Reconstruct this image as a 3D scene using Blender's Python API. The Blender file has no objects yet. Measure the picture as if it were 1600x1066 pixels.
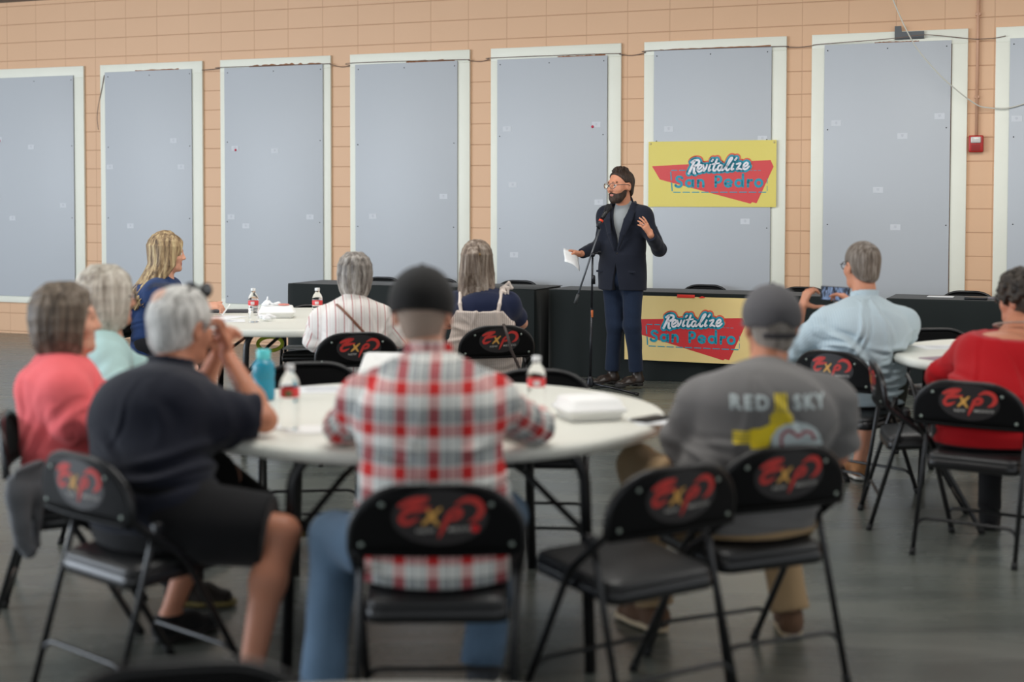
import bpy, bmesh, math, random
import numpy as np
from mathutils import Vector, Matrix
from mathutils.bvhtree import BVHTree

scene = bpy.context.scene
COL = scene.collection
random.seed(4)
np.random.seed(4)

# ------------------------------------------------------------------ camera
FPX, EYE, PITCH, ROLL, PPY = 2222.0, 1.5, 0.038, 0.002, 400.0
_F = Vector((0, math.cos(PITCH), -math.sin(PITCH)))
_U = Vector((0, math.sin(PITCH), math.cos(PITCH)))
_R = Vector((1, 0, 0))
_R3 = _R * math.cos(ROLL) + _U * math.sin(ROLL)
_U3 = _U * math.cos(ROLL) - _R * math.sin(ROLL)
cam_data = bpy.data.cameras.new('camera')
cam = bpy.data.objects.new('camera', cam_data)
COL.objects.link(cam)
cam.matrix_world = Matrix(((_R3.x, _U3.x, -_F.x, 0), (_R3.y, _U3.y, -_F.y, 0), (_R3.z, _U3.z, -_F.z, EYE), (0, 0, 0, 1)))
cam_data.sensor_width = 36.0
cam_data.lens = FPX / 1600 * 36.0
cam_data.shift_y = -(533 - PPY) / 1600
cam_data.clip_start = 0.05
cam_data.clip_end = 100
cam_data.dof.use_dof = True
cam_data.dof.focus_distance = 11.3
cam_data.dof.aperture_fstop = 1.5
scene.camera = cam

# ------------------------------------------------------------------ light
world = bpy.data.worlds.new('daylight')
scene.world = world
world.use_nodes = True
_bg = world.node_tree.nodes['Background']
_bg.inputs[0].default_value = (0.91, 0.96, 1.0, 1)
_bg.inputs[1].default_value = 1.3
vs = scene.view_settings
vs.view_transform = 'Standard'
vs.look = 'None'
vs.gamma = 1.0
vs.use_curve_mapping = False
vs.exposure = -0.15
scene.cycles.use_denoising = True


def area(name, loc, size, size_y, energy, color, target):
    d = bpy.data.lights.new(name, 'AREA')
    d.shape = 'RECTANGLE'
    d.size, d.size_y, d.energy, d.color = size, size_y, energy, color
    o = bpy.data.objects.new(name, d)
    COL.objects.link(o)
    o.location = loc
    o.rotation_euler = (Vector(target) - Vector(loc)).to_track_quat('-Z', 'Y').to_euler()
    return o


# overhead lights out of view: an added row tipped towards the long wall, rows straight down over the tables, daylight from the open bay on the left
for _k in (-13.0, -9.0, -5.0, -1.0, 3.0):
    _c, _s = math.cos(0.389), math.sin(0.389)
    _lx, _ly = 12.743 * _s + _c * _k - _s * 4.6, 12.743 * _c - _s * _k - _c * 4.6
    area('added_wall_wash', (_lx, _ly, 3.55), 2.6, 0.7, 40, (1.0, 0.965, 0.90), (_lx + _s * 4.6, _ly + _c * 4.6, 1.7))  # row added and aimed to brighten the wall while people's backs stay dark
for _x in (-4.5, 0.0, 4.5):
    area('unseen_overhead_light', (_x, 4.8, 3.6), 2.6, 0.9, 80, (1.0, 0.98, 0.94), (_x, 4.8, 0))
for _x in (-5.0, -1.0, 3.0):
    area('unseen_overhead_light', (_x, 9.2, 3.6), 2.6, 0.9, 62, (1.0, 0.98, 0.94), (_x, 9.2, 0))  # second row, added to brighten the far round table
area('bay_door_daylight', (-12.5, 5.5, 2.0), 9.0, 3.4, 950, (0.80, 0.89, 1.0), (-2, 6.5, 0.6))

# ------------------------------------------------------------------ helpers
def lin(r, g, b):
    def f(c):
        c /= 255.0
        return c / 12.92 if c <= 0.04045 else ((c + 0.055) / 1.055) ** 2.4
    return (f(r), f(g), f(b), 1.0)


def V(*a):
    return np.array(a, dtype=float)


def at(u, v, Y):
    """the point at depth Y that stands at pixel (u, v) of the photograph"""
    d = _R3 * ((u - 800) / FPX) - _U3 * ((v - PPY) / FPX) + _F
    k = Y / d.y
    return V(d.x * k, Y, EYE + d.z * k)


WALL_ROT = -0.389
WC, WS = math.cos(0.389), math.sin(0.389)
WD = 12.743
WALL_ORG = (WS * WD, WC * WD, 0)


def on_wall(u, v):
    """(x along the wall, z) where the sight line meets the wall face"""
    p = at(u, v, 1.0)
    d = p - V(0, 0, EYE)
    # wall-local y of world (X,Y): s*X + c*Y - D
    t = WD / (WS * d[0] + WC * d[1])
    X, Y = d[0] * t, d[1] * t
    return (WC * X - WS * Y, EYE + d[2] * t)


def wallpt(x, z, off=0.0):
    """world point on the wall, off = distance in front of it"""
    return V(WALL_ORG[0] + WC * x - WS * off, WALL_ORG[1] - WS * x - WC * off, z)


def tag(o, label=None, cat=None, group=None, kind=None):
    if label: o['label'] = label
    if cat: o['category'] = cat
    if group: o['group'] = group
    if kind: o['kind'] = kind
    return o


def empty(name, loc, rz=0.0, label=None, cat=None, group=None, kind=None):
    o = bpy.data.objects.new(name, None)
    o.empty_display_size = 0.05
    COL.objects.link(o)
    o.location = loc
    o.rotation_euler = (0, 0, rz)
    return tag(o, label, cat, group, kind)


def copy_tree(o, parent=None):
    c = o.copy()
    COL.objects.link(c)
    if parent is not None:
        c.parent = parent
    for ch in list(o.children):
        copy_tree(ch, c)
    return c


# ------------------------------------------------------------------ materials
def mat(name, col, rough=0.6, metal=0.0, spec=0.5, bump=0.0, bscale=60.0, var=0.0, vscale=8.0, stretch=(1, 1, 1), trans=0.0, sheen=0.0, coat=0.0, bdist=0.01):
    m = bpy.data.materials.new(name)
    m.use_nodes = True
    nt = m.node_tree
    b = nt.nodes['Principled BSDF']
    c = col if len(col) == 4 else (*col, 1)
    b.inputs['Base Color'].default_value = c
    b.inputs['Roughness'].default_value = rough
    b.inputs['Metallic'].default_value = metal
    b.inputs['Specular IOR Level'].default_value = spec
    b.inputs['Transmission Weight'].default_value = trans
    b.inputs['Sheen Weight'].default_value = sheen
    b.inputs['Coat Weight'].default_value = coat
    if var or bump:
        tc = nt.nodes.new('ShaderNodeTexCoord')
        mp = nt.nodes.new('ShaderNodeMapping')
        mp.inputs['Scale'].default_value = stretch
        nt.links.new(tc.outputs['Object'], mp.inputs['Vector'])
    if var:
        n = nt.nodes.new('ShaderNodeTexNoise')
        n.inputs['Scale'].default_value = vscale
        n.inputs['Detail'].default_value = 5
        nt.links.new(mp.outputs[0], n.inputs['Vector'])
        mx = nt.nodes.new('ShaderNodeMix')
        mx.data_type = 'RGBA'
        mx.inputs[6].default_value = tuple(max(0, x * (1 - var)) for x in c[:3]) + (1,)
        mx.inputs[7].default_value = tuple(min(1, x * (1 + var)) for x in c[:3]) + (1,)
        nt.links.new(n.outputs['Fac'], mx.inputs[0])
        nt.links.new(mx.outputs[2], b.inputs['Base Color'])
    if bump:
        n2 = nt.nodes.new('ShaderNodeTexNoise')
        n2.inputs['Scale'].default_value = bscale
        n2.inputs['Detail'].default_value = 4
        nt.links.new(mp.outputs[0], n2.inputs['Vector'])
        bp = nt.nodes.new('ShaderNodeBump')
        bp.inputs['Strength'].default_value = bump
        bp.inputs['Distance'].default_value = bdist
        nt.links.new(n2.outputs['Fac'], bp.inputs['Height'])
        nt.links.new(bp.outputs[0], b.inputs['Normal'])
    return m


def ramp_node(nt, stops, constant=True):
    r = nt.nodes.new('ShaderNodeValToRGB')
    r.color_ramp.interpolation = 'CONSTANT' if constant else 'LINEAR'
    el = r.color_ramp.elements
    while len(el) > 1:
        el.remove(el[-1])
    el[0].position = stops[0][0]
    el[0].color = stops[0][1]
    for p, c in stops[1:]:
        e = el.new(p)
        e.color = c
    return r


def fract_axis(nt, sep_out, period, offset=0.0):
    a = nt.nodes.new('ShaderNodeMath'); a.operation = 'MULTIPLY_ADD'
    nt.links.new(sep_out, a.inputs[0])
    a.inputs[1].default_value = 1.0 / period
    a.inputs[2].default_value = 50.0 + offset
    f = nt.nodes.new('ShaderNodeMath'); f.operation = 'FRACT'
    nt.links.new(a.outputs[0], f.inputs[0])
    return f


def cloth_pattern(name, pu=None, pv=None, ru=None, rv=None, rough=0.85, uo=0.0, vo=0.0, bump=0.15):
    """woven pattern over the garment's own 'weave' coordinates (metres)"""
    m = mat(name, (0.5, 0.5, 0.5), rough, spec=0.2, bump=bump, bscale=90)
    nt = m.node_tree
    b = nt.nodes['Principled BSDF']
    at_ = nt.nodes.new('ShaderNodeAttribute')
    at_.attribute_name = 'weave'
    sp = nt.nodes.new('ShaderNodeSeparateXYZ')
    nt.links.new(at_.outputs['Vector'], sp.inputs[0])
    outs = []
    if pu:
        r = ramp_node(nt, ru)
        nt.links.new(fract_axis(nt, sp.outputs[0], pu, uo).outputs[0], r.inputs[0])
        outs.append(r)
    if pv:
        r = ramp_node(nt, rv)
        nt.links.new(fract_axis(nt, sp.outputs[1], pv, vo).outputs[0], r.inputs[0])
        outs.append(r)
    if len(outs) == 2:
        mx = nt.nodes.new('ShaderNodeMix')
        mx.data_type = 'RGBA'
        mx.inputs[0].default_value = 0.5
        nt.links.new(outs[0].outputs[0], mx.inputs[6])
        nt.links.new(outs[1].outputs[0], mx.inputs[7])
        nt.links.new(mx.outputs[2], b.inputs['Base Color'])
    else:
        nt.links.new(outs[0].outputs[0], b.inputs['Base Color'])
    return m


def hair_mat(name, c1, c2, c3=None, scale=26.0, rough=0.5):
    """strands of two or three tones running down the head"""
    m = mat(name, c1, rough, spec=0.35)
    nt = m.node_tree
    b = nt.nodes['Principled BSDF']
    tc = nt.nodes.new('ShaderNodeTexCoord')
    mp = nt.nodes.new('ShaderNodeMapping')
    mp.inputs['Scale'].default_value = (1, 1, 0.09)
    nt.links.new(tc.outputs['Object'], mp.inputs[0])
    n = nt.nodes.new('ShaderNodeTexNoise')
    n.inputs['Scale'].default_value = scale * 1.25
    n.inputs['Detail'].default_value = 6
    n.inputs['Roughness'].default_value = 0.65
    n.inputs['Distortion'].default_value = 0.3
    nt.links.new(mp.outputs[0], n.inputs['Vector'])
    st = [(0.37, c1), (0.51, c2), (0.67, c3 or c2)]
    r = ramp_node(nt, st, constant=False)
    nt.links.new(n.outputs['Fac'], r.inputs[0])
    nt.links.new(r.outputs[0], b.inputs['Base Color'])
    n2 = nt.nodes.new('ShaderNodeTexNoise')
    n2.inputs['Scale'].default_value = scale * 3.2
    n2.inputs['Detail'].default_value = 3
    nt.links.new(mp.outputs[0], n2.inputs['Vector'])
    bp = nt.nodes.new('ShaderNodeBump')
    bp.inputs['Strength'].default_value = 0.7
    bp.inputs['Distance'].default_value = 0.008
    nt.links.new(n2.outputs['Fac'], bp.inputs['Height'])
    nt.links.new(bp.outputs[0], b.inputs['Normal'])
    return m


# ------------------------------------------------------------------ mesh builder
class MB:
    def __init__(s):
        s.v, s.f, s.m, s.sm = [], [], [], []

    def add(s, vs, fs, m=0, smooth=True):
        o = len(s.v)
        s.v += [tuple(map(float, p)) for p in vs]
        for f in fs:
            s.f.append(tuple(i + o for i in f))
            s.m.append(m)
            s.sm.append(smooth)

    def box(s, c, h, m=0, bev=0.0, seg=2, R=None, smooth=False):
        bm = bmesh.new()
        bmesh.ops.create_cube(bm, size=1.0)
        for v in bm.verts:
            v.co = Vector((v.co.x * 2 * h[0], v.co.y * 2 * h[1], v.co.z * 2 * h[2]))
        if bev:
            bmesh.ops.bevel(bm, geom=bm.edges[:], offset=bev, segments=seg, profile=0.5, affect='EDGES')
        M = Matrix.Translation(Vector(c)) @ (R.to_4x4() if R is not None else Matrix())
        bm.verts.index_update()
        s.add([M @ v.co for v in bm.verts], [[v.index for v in f.verts] for f in bm.faces], m, bool(bev) or smooth)
        bm.free()

    def tube(s, pts, r, n=10, m=0, closed=False, cap=True):
        pts = [Vector(p) for p in pts]
        N = len(pts)
        rs = r if hasattr(r, '__len__') else [r] * N
        tang = []
        for i in range(N):
            a = pts[(i - 1) % N] if (closed or i > 0) else pts[0]
            b = pts[(i + 1) % N] if (closed or i < N - 1) else pts[-1]
            t = (b - a)
            tang.append(t.normalized() if t.length > 1e-9 else Vector((0, 0, 1)))
        ref = Vector((0, 0, 1)) if abs(tang[0].z) < 0.9 else Vector((1, 0, 0))
        nrm = (ref - tang[0] * ref.dot(tang[0])).normalized()
        vs = []
        for i in range(N):
            nrm = (nrm - tang[i] * nrm.dot(tang[i])).normalized()
            bi = tang[i].cross(nrm)
            for k in range(n):
                a = 2 * math.pi * k / n
                vs.append(pts[i] + (nrm * math.cos(a) + bi * math.sin(a)) * rs[i])
        fs = []
        for i in range(N if closed else N - 1):
            j = (i + 1) % N
            for k in range(n):
                k2 = (k + 1) % n
                fs.append((i * n + k, i * n + k2, j * n + k2, j * n + k))
        if cap and not closed:
            fs.append(tuple(range(n - 1, -1, -1)))
            fs.append(tuple((N - 1) * n + k for k in range(n)))
        s.add(vs, fs, m)

    def lathe(s, prof, c=(0, 0, 0), n=32, m=0, cap=True):
        vs, fs = [], []
        for r, z in prof:
            for k in range(n):
                a = 2 * math.pi * k / n
                vs.append((c[0] + r * math.cos(a), c[1] + r * math.sin(a), c[2] + z))
        for i in range(len(prof) - 1):
            for k in range(n):
                k2 = (k + 1) % n
                fs.append((i * n + k, i * n + k2, (i + 1) * n + k2, (i + 1) * n + k))
        if cap:
            fs.append(tuple(range(n - 1, -1, -1)))
            fs.append(tuple((len(prof) - 1) * n + k for k in range(n)))
        s.add(vs, fs, m)

    def prism(s, poly, y0, y1, m=0, xf=None):
        """polygon in (x, z) given a thickness along y"""
        n = len(poly)
        vs = [(x, y0, z) for x, z in poly] + [(x, y1, z) for x, z in poly]
        fs = [tuple(range(n)), tuple(range(2 * n - 1, n - 1, -1))]
        for i in range(n):
            j = (i + 1) % n
            fs.append((i, i + n, j + n, j))
        if xf:
            vs = [xf(*p) for p in vs]
        s.add(vs, fs, m, False)

    def mesh(s, name, mats):
        me = bpy.data.meshes.new(name)
        me.from_pydata(s.v, [], s.f)
        for mm in (mats if isinstance(mats, (list, tuple)) else [mats]):
            me.materials.append(mm)
        me.polygons.foreach_set('material_index', s.m)
        me.polygons.foreach_set('use_smooth', s.sm)
        bm = bmesh.new()
        bm.from_mesh(me)
        bmesh.ops.recalc_face_normals(bm, faces=bm.faces)
        bm.to_mesh(me)
        bm.free()
        me.update()
        return me

    def build(s, name, mats, parent=None, loc=None, rz=None):
        o = bpy.data.objects.new(name, s.mesh(name, mats))
        COL.objects.link(o)
        if parent is not None: o.parent = parent
        if loc is not None: o.location = loc
        if rz is not None: o.rotation_euler = (0, 0, rz)
        return o


def fillet(pts, r, n=6, closed=False):
    """polyline with its corners rounded"""
    pts = [Vector(p) for p in pts]
    out = []
    N = len(pts)
    for i, p in enumerate(pts):
        if not closed and i in (0, N - 1):
            out.append(p)
            continue
        a, b = pts[i - 1], pts[(i + 1) % N]
        ri = r[i] if hasattr(r, '__len__') else r
        d1, d2 = (a - p), (b - p)
        l = min(ri, d1.length * (0.49 if i - 1 > 0 or closed else 0.97), d2.length * (0.49 if i + 1 < N - 1 or closed else 0.97)) if ri < .1 else min(ri, d1.length * .85, d2.length * .49)
        if l < 1e-5:
            out.append(p)
            continue
        p1, p2 = p + d1.normalized() * l, p + d2.normalized() * l
        for k in range(n + 1):
            t = k / n
            out.append(p1 * (1 - t) ** 2 + p * 2 * t * (1 - t) + p2 * t * t)
    return out


def catmull(pts, n=8):
    P = [np.array(p, float) for p in pts]
    if len(P) < 3:
        return [P[0] + (P[1] - P[0]) * k / n for k in range(n + 1)]
    P = [2 * P[0] - P[1]] + P + [2 * P[-1] - P[-2]]
    out = []
    for i in range(1, len(P) - 2):
        p0, p1, p2, p3 = P[i - 1:i + 3]
        for k in range(n):
            t = k / n
            out.append(0.5 * (2 * p1 + (p2 - p0) * t + (2 * p0 - 5 * p1 + 4 * p2 - p3) * t * t + (3 * p1 - p0 - 3 * p2 + p3) * t ** 3))
    out.append(P[-2])
    return out


def stroke(pts, w, n=8, smooth=True, caps=True):
    """2-D pen stroke: returns verts, faces; w a width or one width per point"""
    if smooth:
        if hasattr(w, '__len__'):
            S = catmull([(p[0], p[1], ww) for p, ww in zip(pts, w)], n)
        else:
            S = catmull([(p[0], p[1], w) for p in pts], n)
    else:
        S = [np.array((p[0], p[1], w if not hasattr(w, '__len__') else w[i]), float) for i, p in enumerate(pts)]
    vs, fs = [], []
    N = len(S)
    for i in range(N):
        a, b = S[max(0, i - 1)], S[min(N - 1, i + 1)]
        t = b[:2] - a[:2]
        t /= (np.linalg.norm(t) + 1e-9)
        nn = np.array((-t[1], t[0])) * S[i][2] / 2
        vs += [tuple(S[i][:2] + nn), tuple(S[i][:2] - nn)]
    for i in range(N - 1):
        fs.append((2 * i, 2 * i + 1, 2 * i + 3, 2 * i + 2))
    if caps:
        for c in (S[0], S[-1]):
            o = len(vs)
            K = 12
            vs += [(c[0] + c[2] / 2 * math.cos(2 * math.pi * k / K), c[1] + c[2] / 2 * math.sin(2 * math.pi * k / K)) for k in range(K)]
            fs.append(tuple(range(o, o + K)))
    return vs, fs


def ring2(cx, cy, r, w, a0=0, a1=360, n=28):
    pts = [(cx + r * math.cos(math.radians(a0 + (a1 - a0) * k / n)), cy + r * math.sin(math.radians(a0 + (a1 - a0) * k / n))) for k in range(n + 1)]
    return stroke(pts, w, smooth=False, caps=abs(a1 - a0) < 359)


class Flat:
    """2-D shapes laid onto a surface through a map (x, y) -> 3-D"""
    def __init__(s):
        s.v, s.f, s.m = [], [], []

    def add(s, vf, m=0):
        o = len(s.v)
        s.v += list(vf[0])
        s.f += [tuple(i + o for i in f) for f in vf[1]]
        s.m += [m] * len(vf[1])

    def build(s, name, mats, xf, parent=None):
        mb = MB()
        for f, m in zip(s.f, s.m):
            pass
        mb.v = [tuple(map(float, xf(*p))) for p in s.v]
        mb.f, mb.m, mb.sm = s.f, s.m, [False] * len(s.f)
        me = bpy.data.meshes.new(name)
        me.from_pydata(mb.v, [], mb.f)
        for mm in (mats if isinstance(mats, (list, tuple)) else [mats]):
            me.materials.append(mm)
        me.polygons.foreach_set('material_index', mb.m)
        o = bpy.data.objects.new(name, me)
        COL.objects.link(o)
        if parent is not None: o.parent = parent
        return o


def text2d(txt, size, bold=0.0, shear=0.0, space=1.0):
    cu = bpy.data.curves.new('lettering', 'FONT')
    cu.body = txt
    cu.size = size
    cu.offset = bold
    cu.shear = shear
    cu.space_character = space
    cu.align_x = 'CENTER'
    cu.resolution_u = 3
    o = bpy.data.objects.new('lettering', cu)
    COL.objects.link(o)
    bpy.context.view_layer.update()
    dg = bpy.context.evaluated_depsgraph_get()
    me = bpy.data.meshes.new_from_object(o.evaluated_get(dg))
    vs = [(v.co.x, v.co.y) for v in me.vertices]
    fs = [tuple(p.vertices) for p in me.polygons]
    bpy.data.objects.remove(o)
    bpy.data.curves.remove(cu)
    bpy.data.meshes.remove(me)
    return vs, fs


# ------------------------------------------------------------------ smooth solids (people, hair, cloth)
def unit(v):
    v = np.asarray(v, float)
    return v / (np.linalg.norm(v) + 1e-12)


def frame(fwd, up=(0, 0, 1)):
    """rows: right, forward, up"""
    f = unit(fwd)
    r = unit(np.cross(f, up))
    return np.array([r, f, np.cross(r, f)])


class Field:
    def __init__(s, h=0.006):
        s.h, s.p = h, []

    def _put(s, fn, lo, hi, k, t, op):
        s.p.append((fn, np.array(lo, float), np.array(hi, float), k, t, op))

    def ell(s, c, r, R=None, k=0.02, t=0, op='u'):
        c = np.asarray(c, float)
        r = np.asarray(r if hasattr(r, '__len__') else (r, r, r), float)
        rm = r.max()

        def fn(x, y, z):
            dx, dy, dz = x - c[0], y - c[1], z - c[2]
            if R is not None:
                dx, dy, dz = (R[0][0] * dx + R[0][1] * dy + R[0][2] * dz, R[1][0] * dx + R[1][1] * dy + R[1][2] * dz, R[2][0] * dx + R[2][1] * dy + R[2][2] * dz)
            k0 = np.sqrt((dx / r[0]) ** 2 + (dy / r[1]) ** 2 + (dz / r[2]) ** 2)
            k1 = np.sqrt((dx / r[0] ** 2) ** 2 + (dy / r[1] ** 2) ** 2 + (dz / r[2] ** 2) ** 2) + 1e-9
            return k0 * (k0 - 1) / k1
        s._put(fn, c - rm, c + rm, k, t, op)

    def cap(s, a, b, ra, rb=None, k=0.02, t=0, op='u'):
        a, b = np.asarray(a, float), np.asarray(b, float)
        rb = ra if rb is None else rb
        ba = b - a
        l2 = ba @ ba + 1e-12
        rm = max(ra, rb)

        def fn(x, y, z):
            dx, dy, dz = x - a[0], y - a[1], z - a[2]
            q = np.clip((dx * ba[0] + dy * ba[1] + dz * ba[2]) / l2, 0, 1)
            return np.sqrt((dx - ba[0] * q) ** 2 + (dy - ba[1] * q) ** 2 + (dz - ba[2] * q) ** 2) - (ra + (rb - ra) * q)
        s._put(fn, np.minimum(a, b) - rm, np.maximum(a, b) + rm, k, t, op)

    def chain(s, pts, rs, k=0.02, t=0):
        for i in range(len(pts) - 1):
            s.cap(pts[i], pts[i + 1], rs[i], rs[i + 1], k, t)

    def ecap(s, a, b, w0, w1, side, k=0.04, t=0, op='u'):
        """flattened capsule: w = (half width along side, half depth)"""
        a, b = np.asarray(a, float), np.asarray(b, float)
        ax = unit(b - a)
        L = np.linalg.norm(b - a)
        sd = unit(np.asarray(side, float) - ax * (ax @ np.asarray(side, float)))
        dp = np.cross(ax, sd)
        rm = max(max(w0), max(w1))

        def fn(x, y, z):
            dx, dy, dz = x - a[0], y - a[1], z - a[2]
            q = dx * ax[0] + dy * ax[1] + dz * ax[2]
            qc = np.clip(q, 0, L)
            e = q - qc
            w = w0[0] + (w1[0] - w0[0]) * qc / L
            d = w0[1] + (w1[1] - w0[1]) * qc / L
            m = np.minimum(w, d)
            u_ = dx * sd[0] + dy * sd[1] + dz * sd[2]
            v_ = dx * dp[0] + dy * dp[1] + dz * dp[2]
            k0 = np.sqrt((u_ / w) ** 2 + (v_ / d) ** 2 + (e / m) ** 2)
            k1 = np.sqrt((u_ / w ** 2) ** 2 + (v_ / d ** 2) ** 2 + (e / m ** 2) ** 2) + 1e-9
            return k0 * (k0 - 1) / k1
        s._put(fn, np.minimum(a, b) - rm, np.maximum(a, b) + rm, k, t, op)

    def box(s, c, hs, R=None, rd=0.004, k=0.01, t=0, op='u'):
        c, hs = np.asarray(c, float), np.asarray(hs, float) - rd
        rm = np.linalg.norm(hs) + rd

        def fn(x, y, z):
            dx, dy, dz = x - c[0], y - c[1], z - c[2]
            if R is not None:
                dx, dy, dz = (R[0][0] * dx + R[0][1] * dy + R[0][2] * dz, R[1][0] * dx + R[1][1] * dy + R[1][2] * dz, R[2][0] * dx + R[2][1] * dy + R[2][2] * dz)
            qx, qy, qz = np.abs(dx) - hs[0], np.abs(dy) - hs[1], np.abs(dz) - hs[2]
            return np.sqrt(np.maximum(qx, 0) ** 2 + np.maximum(qy, 0) ** 2 + np.maximum(qz, 0) ** 2) + np.minimum(np.maximum(qx, np.maximum(qy, qz)), 0) - rd
        s._put(fn, c - rm, c + rm, k, t, op)

    def cut(s, c, n, k=0.006):
        """keep only the side the normal points away from"""
        c, n = np.asarray(c, float), unit(n)

        def fn(x, y, z):
            return -((x - c[0]) * n[0] + (y - c[1]) * n[1] + (z - c[2]) * n[2])
        s._put(fn, None, None, k, None, 's')
        return s

    def polygonize(s):
        h = s.h
        us = [p for p in s.p if p[5] == 'u']
        lo = np.min([p[1] - p[3] * 0.3 for p in us], 0) - 3 * h
        hi = np.max([p[2] + p[3] * 0.3 for p in us], 0) + 3 * h
        n = np.ceil((hi - lo) / h).astype(int) + 1
        D = np.full(n, 0.3, np.float32)
        T = np.zeros(n, np.uint8)
        ax = [(lo[i] + h * np.arange(n[i])).astype(np.float32) for i in range(3)]
        for fn, a, b, k, t, op in s.p:
            if a is None or np.isnan(a).any():
                sl = (slice(0, n[0]), slice(0, n[1]), slice(0, n[2]))
            else:
                mg = k + 3 * h
                i0 = np.maximum(np.floor((a - mg - lo) / h).astype(int), 0)
                i1 = np.minimum(np.ceil((b + mg - lo) / h).astype(int) + 1, n)
                if (i1 <= i0).any():
                    continue
                sl = tuple(slice(i0[i], i1[i]) for i in range(3))
            d = fn(ax[0][sl[0]][:, None, None], ax[1][sl[1]][None, :, None], ax[2][sl[2]][None, None, :]).astype(np.float32)
            cur = D[sl]
            if op == 'u':
                if t is not None:
                    T[sl] = np.where(d < cur, t, T[sl])
                hh = np.clip(0.5 + 0.5 * (cur - d) / k, 0, 1)
                D[sl] = cur * (1 - hh) + d * hh - k * hh * (1 - hh)
            else:
                hh = np.clip(0.5 - 0.5 * (cur + d) / k, 0, 1)
                D[sl] = cur * (1 - hh) - d * hh + k * hh * (1 - hh)
                if t:
                    T[sl] = np.where((d < 0.004), t, T[sl])
        ins = D < 0
        c8 = np.zeros(n - 1, np.uint8)
        offs = [(i, j, k) for i in (0, 1) for j in (0, 1) for k in (0, 1)]
        for o in offs:
            c8 += ins[o[0]:n[0] - 1 + o[0], o[1]:n[1] - 1 + o[1], o[2]:n[2] - 1 + o[2]]
        ci = np.nonzero((c8 > 0) & (c8 < 8))
        m = len(ci[0])
        idx = np.full(n - 1, -1, np.int64)
        idx[ci] = np.arange(m)
        acc = np.zeros((m, 3)); cnt = np.zeros(m)
        dv = {o: D[ci[0] + o[0], ci[1] + o[1], ci[2] + o[2]].astype(float) for o in offs}
        for o in offs:
            for axn in range(3):
                if o[axn] == 0:
                    p = list(o); p[axn] = 1; p = tuple(p)
                    da, db = dv[o], dv[p]
                    mk = (da < 0) != (db < 0)
                    tt = np.where(mk, da / np.where(mk, da - db, 1), 0)
                    for q in range(3):
                        acc[:, q] += np.where(mk, o[q] + (tt if q == axn else 0), 0)
                    cnt += mk
        vv = (acc / cnt[:, None] + np.stack(ci, 1)) * h + lo
        tg = T[ci[0], ci[1], ci[2]]
        # tag of the corner nearest the surface
        best = np.full(m, 9.0)
        for o in offs:
            a_ = np.abs(dv[o])
            mk = a_ < best
            best = np.where(mk, a_, best)
            tg = np.where(mk, T[ci[0] + o[0], ci[1] + o[1], ci[2] + o[2]], tg)
        quads = []
        I = ins
        for axn in range(3):
            b_, c_ = (axn + 1) % 3, (axn + 2) % 3
            s0 = [slice(None)] * 3; s1 = [slice(None)] * 3
            s0[axn] = slice(0, n[axn] - 1); s1[axn] = slice(1, n[axn])
            e = I[tuple(s0)] != I[tuple(s1)]
            g = np.array(np.nonzero(e))
            ok = (g[b_] > 0) & (g[c_] > 0) & (g[b_] < n[b_] - 1) & (g[c_] < n[c_] - 1)
            g = g[:, ok]
            neg = I[tuple(g)]

            def cell(db, dc):
                q = g.copy(); q[b_] += db; q[c_] += dc
                return idx[tuple(q)]
            q = np.stack([cell(-1, -1), cell(0, -1), cell(0, 0), cell(-1, 0)], 1)
            q[~neg] = q[~neg][:, ::-1]
            quads.append(q)
        quads = np.concatenate(quads)
        quads = quads[(quads >= 0).all(1)]
        # one relaxation pass
        for _ in range(1):
            sm = np.zeros_like(vv); c2 = np.zeros(m)
            for a_, b_ in ((0, 1), (1, 2), (2, 3), (3, 0)):
                np.add.at(sm, quads[:, a_], vv[quads[:, b_]]); np.add.at(c2, quads[:, a_], 1)
            vv = vv * 0.5 + 0.5 * sm / np.maximum(c2, 1)[:, None]
        return vv, quads, tg


def vnormals(vv, q):
    nn = np.cross(vv[q[:, 2]] - vv[q[:, 0]], vv[q[:, 3]] - vv[q[:, 1]])
    out = np.zeros_like(vv)
    for i in range(4):
        np.add.at(out, q[:, i], nn)
    return out / (np.linalg.norm(out, axis=1, keepdims=True) + 1e-12)


def folds(p, amp, f=(9, 7, 16), seed=0.0, axis=None):
    """soft drapery creases"""
    x, y, z = p[:, 0] + seed, p[:, 1] + seed * 0.7, p[:, 2] + seed * 1.3
    w = np.sin(f[0] * x + 1.7 * np.sin(5 * z + seed)) * np.sin(f[1] * y + 1.3 * np.sin(6 * x)) + \
        0.9 * np.sin(f[2] * z + 7 * x + 2.2 * np.sin(4.3 * x + 3.1 * y + seed)) + 0.5 * np.sin(f[2] * 1.9 * z - 11 * x + 9 * y + 1.5 * np.sin(8 * x))
    w = np.sign(w) * np.abs(w) ** 0.8
    return w * amp * 0.6


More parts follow.
